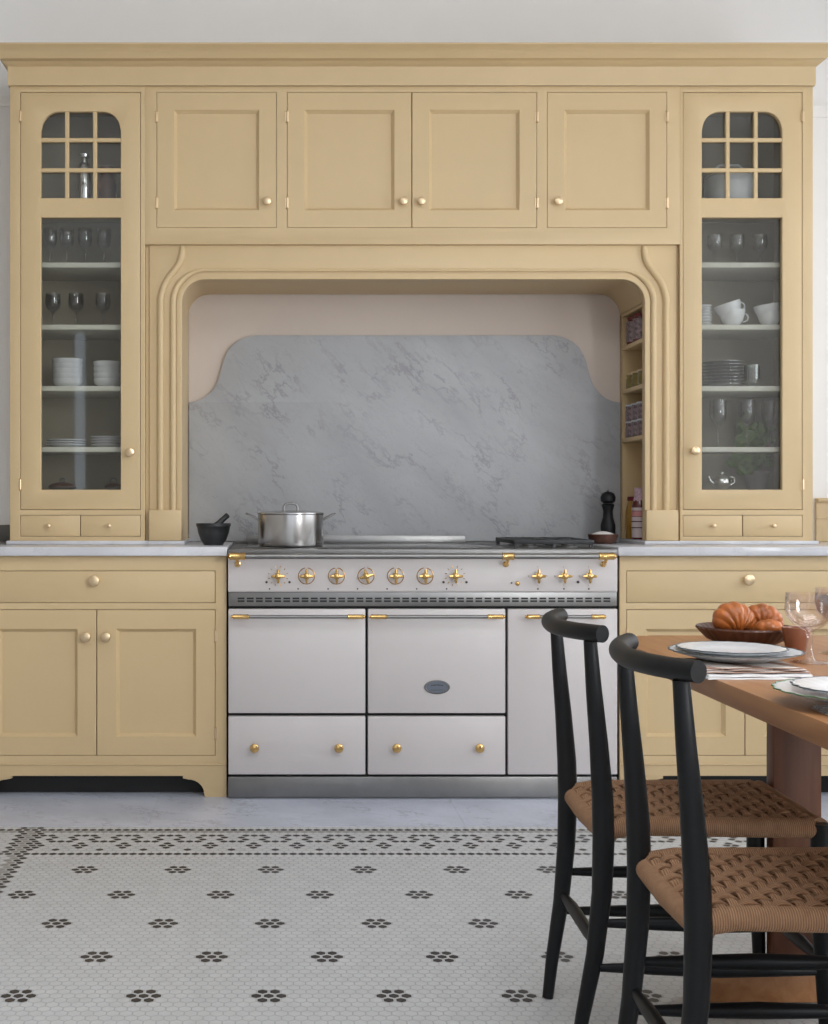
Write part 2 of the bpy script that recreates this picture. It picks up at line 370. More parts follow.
# frame of the rooflight added out of view to brighten the floor
rl = struct(build('window_6', board(MB(), rect(-.65, 1.95, .35, 2.45), [rect(-.58 + i * .85, .22 + i * .85 - .03, .42, 2.38) for i in range(3)], 0, .05, .002), 'ceil', smooth=0))
rl.data.transform(Matrix(((1, 0, 0, 0), (0, 0, 1, 0), (0, 1, 0, ZH + .255), (0, 0, 0, 1))))
def window(n, horizontal, at, a0, a1, z0, z1, cols=2, rows=3):
    r = thing('window_%d' % n, 'x', 'x', ((a0 + a1) / 2, at, z0) if horizontal else (at, (a0 + a1) / 2, z0))
    del r['label']; del r['category']; struct(r)
    mb = MB(); fw = .05; holes = []
    cw = (a1 - a0 - fw) / cols; rh = (z1 - z0 - fw) / rows
    for i in range(cols):
        for j in range(rows):
            holes.append(rect(a0 + fw + i * cw, a0 + (i + 1) * cw, z0 + fw + j * rh, z0 + (j + 1) * rh))
    board(mb, rect(a0, a1, z0, z1), holes, 0, .045, .002)
    mb.v = [(x, at + y, z) if horizontal else (at + y, x, z) for x, y, z in mb.v]
    build('window_frame', mb, 'ceil', r, smooth=0)
    g = MB().box(a0 + .02, a1 - .02, .02, .025, z0 + .02, z1 - .02)
    g.v = [(x, at + y, z) if horizontal else (at + y, x, z) for x, y, z in g.v]
    build('pane', g, glassmat, r)
glassmat = glassy('outer_window_glass', (1, 1, 1), 0.0, 0.02, 0.1, 0.5)
window(1, False, XR + .05, 2.2, 4.5, .90, 2.85)
window(2, False, XR + .05, -1.9, .0, .90, 2.85)
window(3, True, YN - .1, -1.4, -.1, .1, 2.9)
window(4, True, YN - .1, .2, 1.5, .1, 2.9)
window(5, True, YN - .1, 1.8, 2.9, .1, 2.9)
# picture rail on the back wall, panelled dado with capping to the right, slate upstand to the left
def rail(x0, x1, z):
    prof = [(YW, z - .03), (YW - .008, z - .03), (YW - .012, z - .012), (YW - .022, z + .004), (YW - .022, z + .014), (YW, z + .02)]
    return MB().prism_x(prof, x0, x1)
struct(build('trim_1', rail(XL, X(8, YT) - .02, 2.71), 'wall'))
struct(build('trim_2', rail(X(818, YT) + .06, XR, 2.665), 'wall'))

# ------------------------------------------------------------------ floor
PT = 0.02677; RH = PT * math.sqrt(3) / 2
YR = 3.6055; XRo = -0.0155         # a row of rosettes and a rosette centre in it
mb = MB().box(XL, XR, YN, YW, -.06, -.0006)
MB_floor = struct(build('floor', mb, 'grout'))
mb = MB(); w = PT * 0.445; hexa = [(w / math.cos(PI / 6) * math.sin(a), w / math.cos(PI / 6) * math.cos(a)) for a in [k * PI / 3 for k in range(6)]]
XBL = -0.765
def tile_kind(row, X_):
    # row counts from the marble strip towards the viewer (0 = first black line)
    u = (X_ - XRo) / PT
    if X_ < XBL + .5 * PT:                       # border running towards the viewer along the left
        d = (XBL - X_) / PT
        if row == 0 or row == 12: return 1 if d > .5 else 1
        if d <= .5: return 1
        if d <= 1.5: return 2
        if d <= 2.5 and row < 12: return 1
        if row > 12:
            uu = (u + 2) % 5
            if 5.4 < d < 6.6: return 1 if row % 5 < 2 else 0
            if 8 < d < 9: return 1 if row % 4 == 0 else 0
        else:
            if row in (1,) : return 2
            if row in (6, 4) and (u % 3) < 1: return 1
        return 0
    if row < 0: return 0
    if row in (0, 12): return 1
    if row == 1: return 2
    if row < 12:
        q = (u + 2) % 5.0
        if q > 2.5: q -= 5
        def near(v): return abs(abs(q) - v) < .2
        if row == 3: return 1 if (near(0) or near(1)) else 0
        if row == 4: return 1 if near(1.5) else 0
        if row == 5: return 1 if near(1) else 0
        if row == 6: return 1 if (near(1.5) or near(2.5)) else 0
        if row in (7, 9): return 1 if near(0) else 0
        if row == 8: return 1 if near(.5) else 0
        if row == 10: return 1 if near(2.5) else 0
        return 0
    m_ = round((row - 19) / 10.0)
    dr = row - 19 - 10 * m_
    if m_ < 0 or abs(dr) > 1: return 0
    q = (u - (5 if m_ % 2 else 0)) % 10.0
    if q > 5: q -= 10
    if dr == 0: return 1 if abs(q) < 1.2 else 0
    return 1 if abs(abs(q) - .5) < .2 else 0
for row in range(-1, 121):
    y = YR + (19 - row) * RH
    off = 0 if row % 2 else .5
    for c in range(-58, 118):
        x = XRo + (c + off) * PT
        k = tile_kind(row, x)
        if row < 0: ytop = 4.085
        ks = (1, .86, .95)[k]
        pts = [(x + a * ks, min(y + b * ks, 4.085), 0.0) for a, b in hexa]
        mb.add(pts, [tuple(range(6))], k)
hx = struct(build('floor_mosaic', mb, ['tile', 'tile_black', 'tile_grey'], smooth=0, merge=False)); hx.name = 'floor'
mb = MB()
for i, (xa, xb) in enumerate([(XL, -1.62), (-1.62, -.42), (-.42, .62), (.62, 1.72), (1.72, XR)]):
    mb.box(xa + .0006, xb - .0006, 4.0865, 4.90, -.02, 0.0005)
struct(build('floor', mb, 'marble_floor', smooth=0))

# ------------------------------------------------------------------ small cabinet furniture
def knob_mb(c, r=.016, out=.03):
    """turned knob whose axis points to the viewer"""
    k = r / .016
    return MB().lathe(c, [(.0105 * k, 0), (.0105 * k, .002), (.005 * k, .004), (.0045 * k, out * .45), (.010 * k, out * .55), (r, out * .72), (r * .93, out * .9), (r * .5, out), (0, out * 1.01)], 20, 'y')
def knob(parent, x, z, yf, r=.016, mat='brass_soft'): return build('knob', knob_mb((x, yf, z), r), mat, parent)
def hinge(parent, x, z, yf):
    mb = MB(); h = .038
    mb.lathe((x, yf - .003, z - h / 2), [(.004, 0), (.004, h)], 10)
    mb.lathe((x, yf - .003, z - h / 2 - .005), [(.0015, 0), (.0045, .003), (.002, .005)], 10)
    mb.lathe((x, yf - .003, z + h / 2), [(.002, 0), (.0045, .002), (.0015, .005)], 10)
    mb.box(x - .007, x + .007, yf - .002, yf + .002, z - h / 2, z + h / 2)
    return build('hinge', mb, 'brass_soft', parent)
def panel_door(parent, x0, x1, z0, z1, yf, st, name='door', th=.022, top=None, bot=None):
    t = top or st; b = bot or st
    g = .0016
    x0 += g; x1 -= g; z0 += g; z1 -= g
    mb = MB().rects([(x0, x1, z0, z1, yf + th), (x0, x1, z0, z1, yf + .001), (x0 + .001, x1 - .001, z0 + .001, z1 - .001, yf),
        (x0 + st, x1 - st, z0 + b, z1 - t, yf), (x0 + st + .002, x1 - st - .002, z0 + b + .002, z1 - t - .002, yf + .003),
        (x0 + st + .010, x1 - st - .010, z0 + b + .010, z1 - t - .010, yf + .010), (x0 + st + .011, x1 - st - .011, z0 + b + .011, z1 - t - .011, yf + .013)])
    return build(name, mb, 'paint', parent, smooth=25)
def flat_front(parent, x0, x1, z0, z1, yf, name='drawer', th=.022, mat='paint', g=.0016, bev=.0015):
    return build(name, MB().box(x0 + g, x1 - g, yf, yf + th, z0 + g, z1 - g, bev), mat, parent)
def carcass(mb, x0, x1, y0, y1, z0, z1, t=.018, back=True, bottom=True, top=True):
    mb.box(x0, x0 + t, y0, y1, z0, z1); mb.box(x1 - t, x1, y0, y1, z0, z1)
    if bottom: mb.box(x0 + t, x1 - t, y0, y1, z0, z0 + t)
    if top: mb.box(x0 + t, x1 - t, y0, y1, z1 - t, z1)
    if back: mb.box(x0 + t, x1 - t, y1 - t, y1, z0 + t, z1 - t)
    return mb

# ------------------------------------------------------------------ base cabinets
def base_cabinet(side):
    Y = YB
    if side == 'left':
        xa, xb = X(-32, Y), X(226.6, Y); d0, d1 = X(-21, Y), X(215.4, Y); mid = X(96.7, Y)
        lab = 'ochre painted base cabinet left of the cooker, one wide drawer over two doors'
    else:
        xa, xb = X(619.5, Y), X(879, Y); d0, d1 = X(626.4, Y), X(864, Y); mid = X(745, Y)
        lab = 'ochre painted base cabinet right of the cooker, behind the chairs and table'
    r = thing('base_cabinet', lab, 'cabinet', ((xa + xb) / 2, Y + .3, 0))
    zt = ZC - .032
    zd0, zd1 = Z(603, Y), Z(570.7, Y); zo0, zo1 = Z(755.7, Y), Z(609.5, Y); za = Z(776, Y)
    # face frame with shaped bracket feet
    leg = .079; rr = .075
    out = [(xa, 0), (xa + leg, 0)]
    cz = za - .075
    for k in range(0, 9):
        a = PI / 2 * k / 8
        out.append((xa + leg + .002 + rr * (1 - math.cos(a)) * .75, .012 + (za - .018) * math.sin(a) * .88))
    out += [(xa + leg + .078, za - .009), (xa + leg + .078, za)]
    right = [(xa + xb - p[0], p[1]) for p in reversed(out)]
    outline = out + right + [(xb, zt), (xa, zt)]
    mb = board(MB(), outline, [rect(d0, d1, zd0, zd1), rect(d0, d1, zo0, zo1)], Y, Y + .022)
    build('face_frame', mb, 'paint', r, smooth=25)
    mb = carcass(MB(), xa + .002, xb - .002, Y + .0225, YW - .03, za + .005, zt - .001)
    mb.box(xa + .03, xb - .03, Y + .045, YW - .04, (zd0 + zo1) / 2 - .009, (zd0 + zo1) / 2 + .009)
    build('carcass', mb, 'interior', r)
    build('plinth', MB().box(xa + .03, xb - .03, Y + .075, Y + .09, 0, za + .004), 'black', r)
    build('moulding', MB().box(xa, xb, Y - .004, Y - .0002, Z(764.5, Y) - .002, Z(764.5, Y) + .002, .001), 'paint', r)
    dw = flat_front(r, d0, d1, zd0, zd1, Y, 'drawer'); dw['label'] = 'wide flat drawer front'
    if side == 'left': knob(dw, X(94.8, Y), Z(580.5, Y), Y, .02)
    else: knob(dw, X(747, Y), Z(579.5, Y), Y, .02)
    a = panel_door(r, d0, mid, zo0, zo1, Y, .0675, top=.068, bot=.067)
    b = panel_door(r, mid, d1, zo0, zo1, Y, .0675, top=.068, bot=.067)
    if side == 'left':
        knob(a, X(86.5, Y), Z(636.5, Y), Y, .018); knob(b, X(106.5, Y), Z(636.5, Y), Y, .018)
        for z in (Z(636, Y), Z(733, Y)): hinge(b, d1, z, Y); hinge(a, d0, z, Y)
    else:
        knob(a, X(735, Y), Z(636.5, Y), Y, .018); knob(b, X(755, Y), Z(636.5, Y), Y, .018)
        for z in (Z(636, Y), Z(733, Y)): hinge(a, d0, z, Y); hinge(b, d1, z, Y)
    return xa, xb
lxa, lxb = base_cabinet('left'); rxa, rxb = base_cabinet('right')
# a further run of base cabinet closes each end beyond the frame
RX0, RX1 = X(227.7, 4.47), X(617.9, 4.47)      # the cooker
YCF = 4.472
o = build('countertop', MB().box(lxa - .02, RX0 - .002, YCF, YW - .002, ZC - .032, ZC, .003), 'marble_top', base=(-.8, 4.8, ZC - .032))
tag(o, 'pale marble countertop left of the cooker under the mortar', 'countertop')
o2 = build('countertop', MB().box(RX1 + .002, rxb + .6, YCF, YW - .002, ZC - .032, ZC, .003), 'marble_top', base=(1.7, 4.8, ZC - .032))
tag(o2, 'pale marble countertop right of the cooker under the glazed tower', 'countertop')

# ------------------------------------------------------------------ surround dimensions
AX0, AX1 = X(182.1, YS), X(644.4, YS)          # opening
SX0, SX1 = X(149.5, YS), X(676.5, YS)          # surround board
ATZ = Z(279.5, YS)                              # underside of arch
PLZ = ZC + .014
STZ = Z(245.0, YS)
# marble plinth slabs the uppers stand on
TX0, TX1 = X(10, YT), X(141.5, YT)
UX0, UX1 = X(681.5, YT), X(812.8, YT)
mb = MB().box(TX0 - .012, SX0 - .003, YT - .012, YW - .002, ZC + .0004, PLZ, .002)
mb.box(SX0 - .0025, AX0 + .012, YS - .035, YW - .002, ZC + .0004, PLZ, .002)
build('plinth_slab', mb, 'marble_top', o)
mb = MB().box(SX1 + .003, UX1 + .018, YT - .012, YW - .002, ZC + .0004, PLZ, .002)
mb.box(AX1 - .008, SX1 + .0025, YS - .035, YW - .002, ZC + .0004, PLZ, .002)
build('plinth_slab', mb, 'marble_top', o2)

# ------------------------------------------------------------------ chimney surround
sr = thing('cooker_surround', 'ochre painted chimney surround with rounded arch and ribbed pilasters over the cooker', 'surround', ((AX0 + AX1) / 2, YS, PLZ))
RC = .088
def arch(x0, x1, z0, zt, r, n=12):
    """open path from lower left up and over to lower right"""
    p = [(x0, z0)]
    for k in range(n + 1):
        a = PI - PI / 2 * k / n; p.append((x0 + r + r * math.cos(a), zt - r + r * math.sin(a)))
    for k in range(n + 1):
        a = PI / 2 - PI / 2 * k / n; p.append((x1 - r + r * math.cos(a), zt - r + r * math.sin(a)))
    p.append((x1, z0)); return p
inner = arch(AX0, AX1, PLZ, ATZ, RC)
def offs2(d): return arch(AX0 - d, AX1 + d, Z(510, YS), ATZ + d, RC + d, 14)
outline = [(SX0, PLZ)] + [(SX0, STZ), (SX1, STZ), (SX1, PLZ)] + list(reversed(inner))
mb = board(MB(), outline, [], YS, YS + .03, .002)
build('surround_board', mb, 'paint', sr, smooth=30)
for xa_, xb_ in ((X(145.4, YS), SX0 + .004), (SX1 - .004, X(683, YS))): build('backing_strip', MB().box(xa_, xb_, YS + .010, YS + .018, PLZ, STZ + .02), 'paint', sr)
build('edge_band', board(MB(), offs2(0) + list(reversed(offs2(.021))), [], YS - .006, YS + .002, .0015), 'paint', sr, smooth=30)
# tunnel lining behind the opening with the same rounded corners, right cheek open to a spice niche
YN0, YN1 = 4.809, 5.085; NZ0, NZ1 = PLZ, Z(300, 4.95)
def lining(points, y0, y1):
    mb = MB(); n = len(points); th = .012
    cx = (AX0 + AX1) / 2
    vs = []
    for (x, z) in points: vs += [(x, y0, z), (x, y1, z)]
    mb.add(vs, [(2 * i, 2 * i + 1, 2 * i + 3, 2 * i + 2) for i in range(n - 1)])
    return mb
pts = inner
NI = 13 + 13  # last arch point before dropping to the base on the right
left_and_top = pts[:-1]
mb = lining(left_and_top, YS + .0305, YW - .003)
# right cheek round the niche
xr = AX1; zb = PLZ; zt = ATZ - RC
def quadx(mb, y0, y1, z0, z1, x=None): mb.add([(xr if x is None else x, y0, z0), (xr if x is None else x, y1, z0), (xr if x is None else x, y1, z1), (xr if x is None else x, y0, z1)], [(0, 1, 2, 3)])
quadx(mb, YS + .0305, YN0, zb, zt); quadx(mb, YN1, YW - .003, zb, zt)
NZ1 = zt - .01
quadx(mb, YN0, YN1, NZ1, zt)
build('hood_lining', mb, 'paint', sr, smooth=30)
# niche box
XN = AX1 + .115
mb = MB()
mb.box(AX1 + .001, XN, YN0 - .012, YN0, zb, NZ1); mb.box(AX1 + .001, XN, YN1, YN1 + .012, zb, NZ1)
mb.box(XN, XN + .01, YN0 - .012, YN1 + .012, zb, NZ1 + .012); mb.box(AX1 + .001, XN, YN0, YN1, NZ1, NZ1 + .012)
build('spice_niche', mb, 'paint', sr)
def zq(py, px):   # height of a point lying in the plane of the right cheek
    Y_ = AX1 * F / (px - VX); return Z(py, Y_)
NS = [zq(337, 644), zq(383, 644), zq(434.5, 644)]
for z in NS:
    build('shelf', MB().box(AX1 + .001, XN - .001, YN0 + .001, YN1 - .001, z - .016, z, .001), 'paint', sr)
# ribs
def rib(path, r=.0135, name='rib'):
    mb = MB(); n = 10; P_ = [Vector((x, YS - .002, z)) for x, z in path]
    mb.tube(P_, r, 14)
    return build(name, mb, 'paint', sr, smooth=60)
xi = .034
base_z = Z(510, YS)
def offs(d): return arch(AX0 - d, AX1 + d, base_z, ATZ + d, RC + d, 14)
pp = offs(.034); nn = len(pp)
mb = MB().tube([Vector((x, YS - .002, z)) for x, z in pp], [.0125 if (i < 8 or i > nn - 9) else max(.006, .0125 - .0011 * min(i - 7, nn - 8 - i)) for i in range(nn)], 14)
build('rib', mb, 'paint', sr, smooth=60)
# outer ogee ribs
for sgn in (-1, 1):
    def mx(px): return X(px, YS) if sgn < 0 else (AX0 + AX1) - X(px, YS)
    ctrl = [(160.6, 510), (160.6, 400), (160.6, 312), (161, 298), (163.5, 288), (168, 279), (174, 271), (179, 264), (181.6, 257), (182.4, 250), (182.5, 246.5)]
    path = []
    pts_ = [Vector((mx(a), Z(b, YS))) for a, b in ctrl]
    for i in range(len(pts_) - 1):
        p0 = pts_[max(i - 1, 0)]; p1 = pts_[i]; p2 = pts_[i + 1]; p3 = pts_[min(i + 2, len(pts_) - 1)]
        if i < 2: path.append(tuple(p1)); continue
        for k in range(4):
            t = k / 4
            q = .5 * ((2 * p1) + (-p0 + p2) * t + (2 * p0 - 5 * p1 + 4 * p2 - p3) * t * t + (-p0 + 3 * p1 - 3 * p2 + p3) * t ** 3)
            path.append(tuple(q))
    path.append(tuple(pts_[-1]))
    n = len(path)
    mb = MB().tube([Vector((x, YS - .002, z)) for x, z in path], [.0130 * (1 if i < n - 8 else 1 - .4 * (i - n + 8) / 8) for i in range(n)], 14)
    build('ogee_rib', mb, 'paint', sr, smooth=60)
    if sgn < 0: bx0, bx1 = SX0, AX0 - .0005
    else: bx0, bx1 = AX1 + .0005, SX1
    build('pilaster_block', MB().box(bx0, bx1, YS - .026, YS + .001, PLZ + .0005, base_z, .003), 'paint', sr)
# plastered back of the recess and the shaped splashback
struct(build('trim_3', MB().box(AX0 + .001, AX1 - .001, YW - .0028, YW - .0002, ZC + .001, ATZ - .001), 'plaster'))
YM = YW - .022
sx0, sx1 = AX0 + .003, AX1 - .003
# left ogee shoulder of the slab (photo points), mirrored on the right
sh = [(190.5, 402.5), (196, 401.5), (203, 398.5), (210, 393), (215.5, 386), (219, 378), (221.2, 370), (223, 362), (225.5, 355), (230, 347.5), (237, 341.5), (246, 337.2), (256, 335.3)]
L_ = [(X(a, YM), Z(b, YM)) for a, b in sh]
L_[0] = (sx0, L_[0][1])
cxm = (sx0 + sx1) / 2
outline = [(sx0, ZC + .002)] + L_ + [(2 * cxm - x, z) for x, z in reversed(L_)] + [(sx1, ZC + .002)]
sp = build('splashback', board(MB(), outline, [], YM, YW - .003, .0015), 'marble', base=(cxm, YM, ZC), smooth=30)
tag(sp, 'grey veined marble splashback with curved shoulders behind the cooker', 'splashback')

# ------------------------------------------------------------------ top cupboards
CX0, CX1 = X(145, YC), X(680, YC)
CZ0, CZ1 = Z(244.3, YC), Z(86, YC)
tc_ = thing('wall_cupboard', 'ochre painted four-door cupboard run above the cooker arch', 'cupboard', ((CX0 + CX1) / 2, YC, CZ0))
CB = .0004
spans = [(156.6, 276.6), (287, 537), (547, 667)]
dz0, dz1 = Z(228, YC), Z(92, YC)
holes = [rect(X(a, YC), X(b, YC), dz0, dz1) for a, b in spans]
build('face_frame', board(MB(), rect(CX0, CX1, CZ0, CZ1), holes, YC, YC + .022, CB), 'paint', tc_, smooth=25)
build('carcass', carcass(MB(), CX0 + .001, CX1 - .001, YC + .0225, YW - .002, CZ0 + .001, CZ1), 'interior', tc_)
doors = [(156.6, 276.6, 267, 'l'), (287, 411.8, 403, 'l'), (411.8, 537, 421, 'r'), (547, 667, 557.5, 'r')]
for a, b, k, h in doors:
    d = panel_door(tc_, X(a, YC), X(b, YC), dz0, dz1, YC, .0645, top=.066, bot=.066)
    knob(d, X(k, YC), Z(202, YC), YC, .0165)
    hx_ = X(a if h == 'l' else b, YC)
    for py in (117, 203): hinge(d, hx_, Z(py, YC), YC)

# ------------------------------------------------------------------ glazed towers
def octa(x0, x1, z0, z1, r, n=8):
    """rectangle with upper corners stepped and rounded"""
    p = [(x0, z0), (x1, z0), (x1, z1 - r)]
    for k in range(n + 1):
        a = PI / 2 * k / n; p.append((x1 - .002 - (r - .002) + (r - .002) * math.cos(a), z1 - r + r * math.sin(a)))
    for k in range(n + 1):
        a = PI / 2 + PI / 2 * k / n; p.append((x0 + .002 + (r - .002) + (r - .002) * math.cos(a), z1 - r + r * math.sin(a)))
    p.append((x0, z1 - r)); return p
SHZ = {}
def tower(side):
    x0, x1 = (TX0, TX1) if side == 'left' else (UX0, UX1)
    if side == 'left':
        fa, fb = 10, 150; da, db = 20.3, 140.7; ga, gb = 40.8, 120.7
        lab = 'tall ochre glazed tower cabinet left of the cooker, mirror of the right tower'
    else:
        fa, fb = 680.1, 812.8; da, db = 682.8, 802.5; ga, gb = 702, 782.3
        lab = 'tall ochre glazed tower cabinet right of the cooker, with a plant behind its glass'
    Y = YT
    fx0, fx1 = X(fa, Y), X(fb, Y)
    if side == 'left': fx1 = X(144.9, Y)
    r = thing('tower_cabinet', lab, 'cabinet', ((fx0 + fx1) / 2, Y + .15, PLZ))
    ztop = Z(86, Y); zd0, zd1 = Z(510, Y), Z(92, Y); zw0, zw1 = Z(536.5, Y), Z(515, Y)
    dx0, dx1 = X(da, Y), X(db, Y)
    build('face_frame', board(MB(), rect(fx0, fx1, PLZ, ztop), [rect(dx0, dx1, zd0, zd1), rect(dx0, dx1, zw0, zw1)], Y, Y + .022, CB), 'paint', r, smooth=25)
    cx0, cx1 = (fx0 + .001, fx1 - .006) if side == 'left' else (1.541, fx1 - .001)
    cmb = carcass(MB(), cx0, cx1, Y + .0225, YW - .002, PLZ + .001, ztop, .012)
    cmb.m = [0] * len(cmb.f)
    # outside cheek painted ochre
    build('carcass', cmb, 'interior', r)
    ox = fx0 if side == 'left' else fx1
    s_ = -1 if side == 'left' else 1
    build('side_panel', MB().box(ox, ox + s_ * -.0009, Y + .0225, YW - .002, PLZ + .001, ztop), 'paint', r)
    ix0, ix1 = cx0 + .0125, cx1 - .0125
    sy = [200.5, 262.5, 324.6, 386, 447, 489.5, 512]
    zz = []
    for i, py in enumerate(sy):
        Ys = Y + .045
        z = Z(py, Ys); zz.append(z)
        yb = YW - .0145
        if side == 'right' and i == 4: yb = Ys + .16
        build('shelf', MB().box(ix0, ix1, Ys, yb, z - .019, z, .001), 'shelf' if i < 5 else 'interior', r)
    SHZ[side] = zz
    # door: stiles and rails with nine small lights over one long light
    gx0, gx1 = X(ga, Y), X(gb, Y)
    g = .0016
    u0, u1 = Z(198, Y), Z(111.5, Y); l0, l1 = Z(489.7, Y), Z(217.4, Y)
    bar = .0155; cw = (gx1 - gx0 - 2 * bar) / 3; rh = [0, 0, 0]
    tot = u1 - u0 - 2 * bar; rh = tot / 3
    holes = [rect(gx0, gx1, l0, l1)]
    rr = .068
    d = build('door', board(MB(), rect(dx0 + g, dx1 - g, zd0 + g, zd1 - g), holes + [octa(gx0, gx1, u0, u1, rr)], Y, Y + .022, .003), 'paint', r, smooth=25)
    mb = MB()
    for i in (1, 2):
        x = gx0 + i * cw + (i - 1) * bar
        mb.box(x, x + bar, Y + .003, Y + .018, u0 - .001, u1 + .001, .003)
    for i in (1, 2):
        z = u0 + i * rh + (i - 1) * bar
        mb.box(gx0 - .001, gx1 + .001, Y + .0025, Y + .018, z, z + bar, .003)
    build('glazing_bars', mb, 'paint', d, smooth=0)
    build('glass_pane', MB().box(gx0 - .008, gx1 + .008, Y + .0185, Y + .0215, l0 - .008, l1 + .008), 'pane', d)
    build('glass_pane', MB().box(gx0 - .008, gx1 + .008, Y + .0185, Y + .0215, u0 - .008, u1 + .008), 'pane', d)
    if side == 'left':
        knob(d, X(130.5, Y), Z(452.5, Y), Y, .017); hxp = dx0
    else:
        knob(d, X(693.5, Y), Z(451, Y), Y, .017); hxp = dx1
    for py in (116.5, 484.5): hinge(d, hxp, Z(py, Y), Y)
    mid = (dx0 + dx1) / 2
    for a, b in ((dx0, mid), (mid, dx1)):
        w_ = flat_front(r, a, b, zw0, zw1, Y, 'drawer')
        knob(w_, (a + b) / 2 - .003, (zw0 + zw1) / 2, Y, .0085)
    return ix0, ix1
LI = tower('left'); RI = tower('right')

# ------------------------------------------------------------------ cornice over everything
def cornice():
    c = thing('cornice', 'deep ochre moulded cornice running across the top of all the cupboards', 'cornice', (.6, YC, Z(93, YC)))
    yb = YW - .002
    fr0, fr1 = Z(85, YC - .012), Z(66, YC - .02)
    prof = [(0.0, Z(85.5, YC)), (.010, Z(85.5, YC)), (.012, Z(83, YC)), (.012, Z(68, YC)), (.014, Z(66.5, YC)), (.022, Z(65, YC)), (.034, Z(62.5, YC)), (.046, Z(59.5, YC)),
            (.052, Z(58.6, YC)), (.056, Z(58.4, YC)), (.060, Z(57, YC)), (.070, Z(53, YC)), (.082, Z(48.5, YC)), (.094, Z(45.5, YC)), (.100, Z(44, YC)), (.100, Z(43, YC) + .002)]
    x0 = X(10, YT); x1 = X(812.8, YT)
    yf = YC - .001
    vs = []; fs = []; n = len(prof)
    # profile mitred round both ends; top closed
    for d, z in prof:
        k = 1.05
        zz = CH + (z - CH) * ((yf - d) / YC)
        vs += [(x0 - d * .5, yb, zz), (x0 - d * .5, yf - d, zz), (x1 + d * .5, yf - d, zz), (x1 + d * .5, yb, zz)]
    for i in range(n - 1):
        for k in range(3): fs.append((i * 4 + k, i * 4 + k + 1, i * 4 + 4 + k + 1, i * 4 + 4 + k))
    q = (n - 1) * 4; fs.append((q, q + 1, q + 2, q + 3)); fs.append((3, 2, 1, 0))
    fs.append(tuple(i * 4 for i in range(n))); fs.append(tuple(i * 4 + 3 for i in reversed(range(n))))
    build('moulding', MB().add(vs, fs), 'paint', c, smooth=40)
    return c
cornice()

# dado to the right of the tower and dark upstand on the left
dd = thing('dado_panel', 'low ochre panelled dado with capping beyond the right tower', 'panelling', (2.5, YW, ZC))
build('panel', MB().box(X(814.5, YW), XR - .01, YW - .02, YW - .0004, ZC + .001, Z(502, YW)), 'paint', dd)
build('capping', MB().box(X(814.5, YW), XR - .01, YW - .035, YW - .0004, Z(502, YW) + .0002, Z(499.5, YW) + .006, .003), 'paint', dd)
build('moulding', MB().box(X(815, YW), XR - .01, YW - .024, YW - .0202, Z(518, YW) - .004, Z(518, YW), .001), 'paint', dd)
up = build('upstand', MB().box(lxa - .6, TX0 - .015, YW - .014, YW - .0004, ZC + .0005, Z(525, YW), .002), 'lead', base=(-1.5, YW, ZC))
tag(up, 'dark slate upstand on the counter left of the left tower', 'upstand')
up.location = (-1.5, YW, ZC)

# ------------------------------------------------------------------ range cooker
YR_ = 4.47; YFR = 4.463
rc = thing('range_cooker', 'white enamel range cooker with brass knobs and rails set under the arch', 'cooker', ((RX0 + RX1) / 2, 4.78, 0))
ZT = .893
zp0, zp1 = Z(592, YR_), Z(560.5, YR_)
zv0 = Z(606.2, YR_)
zb = Z(777, YR_)
b_ = MB().box(RX0 + .004, RX1 - .004, YR_ + .028, YM - .004, .012, ZT - .030)
build('body', b_, 'black', rc)
# worktop with a soft front edge
mb = MB().box(RX0, RX1, YR_ - .004, YM - .0005, ZT - .030, ZT, .006)
build('worktop', mb, 'steel_dark', rc)
build('upstand', MB().box(X(246, 5.05), X(465, 5.05), 5.045, 5.06, ZT + .0002, Z(535.5, 5.05), .002), 'steel', rc)
gm = MB().box(X(248, 5.0), X(474, 5.0), 4.56, 5.04, ZT + .0002, ZT + .004, .0015)
build('ceramic_hob', gm, plain('black_ceramic_glass', (.10, .095, .09), .12, var=.02), rc)
cp = build('control_panel', MB().box(RX0 + .001, RX1 - .001, YR_, YR_ + .027, zp0, ZT - .031, .004), 'enamel', rc)
# vent strip
mb = MB().box(RX0 + .003, RX1 - .003, YR_ + .001, YR_ + .027, zv0, zp0 - .0008, .001)
n = 41; xa = X(236.5, YR_); xb = X(611.5, YR_)
for i in range(n):
    w_ = (xb - xa) / n
    for (za_, zb_) in ((Z(602, YR_), Z(600.3, YR_)), (Z(599.3, YR_), Z(597.6, YR_))):
        mb.box(xa + i * w_ + w_ * .13, xa + i * w_ + w_ * .87, YR_ + .0003, YR_ + .0015, za_, zb_, 0, 1)
build('vent_strip', mb, ['steel', 'black'], rc)
# doors and drawers
def rdoor(pa, pb, qa, qb, name):
    return build(name, MB().box(X(pa, YR_), X(pb, YR_), YR_, YR_ + .027, Z(qb, YR_), Z(qa, YR_), .003), 'enamel', rc)
D1 = rdoor(228.4, 365.4, 609, 713.2, 'oven_door'); D2 = rdoor(368, 505.4, 609, 713.2, 'oven_door'); D3 = rdoor(508, 617.4, 609, 774.6, 'oven_door')
D3['label'] = 'tall narrow oven door'
E1 = rdoor(228.4, 365.4, 716.4, 774.6, 'drawer'); E2 = rdoor(368, 505.4, 716.4, 774.6, 'drawer')
build('kick_plate', MB().box(RX0 + .002, RX1 - .002, YR_ + .004, YR_ + .027, .004, zb, .001), 'steel', rc)
for dd_, xs in ((E1, (254.5, 338.5)), (E2, (396.3, 479))):
    for px in xs: build('knob', knob_mb((X(px, YR_), YR_, Z(747.3, YR_)), .0165, .028), 'brass', dd_)
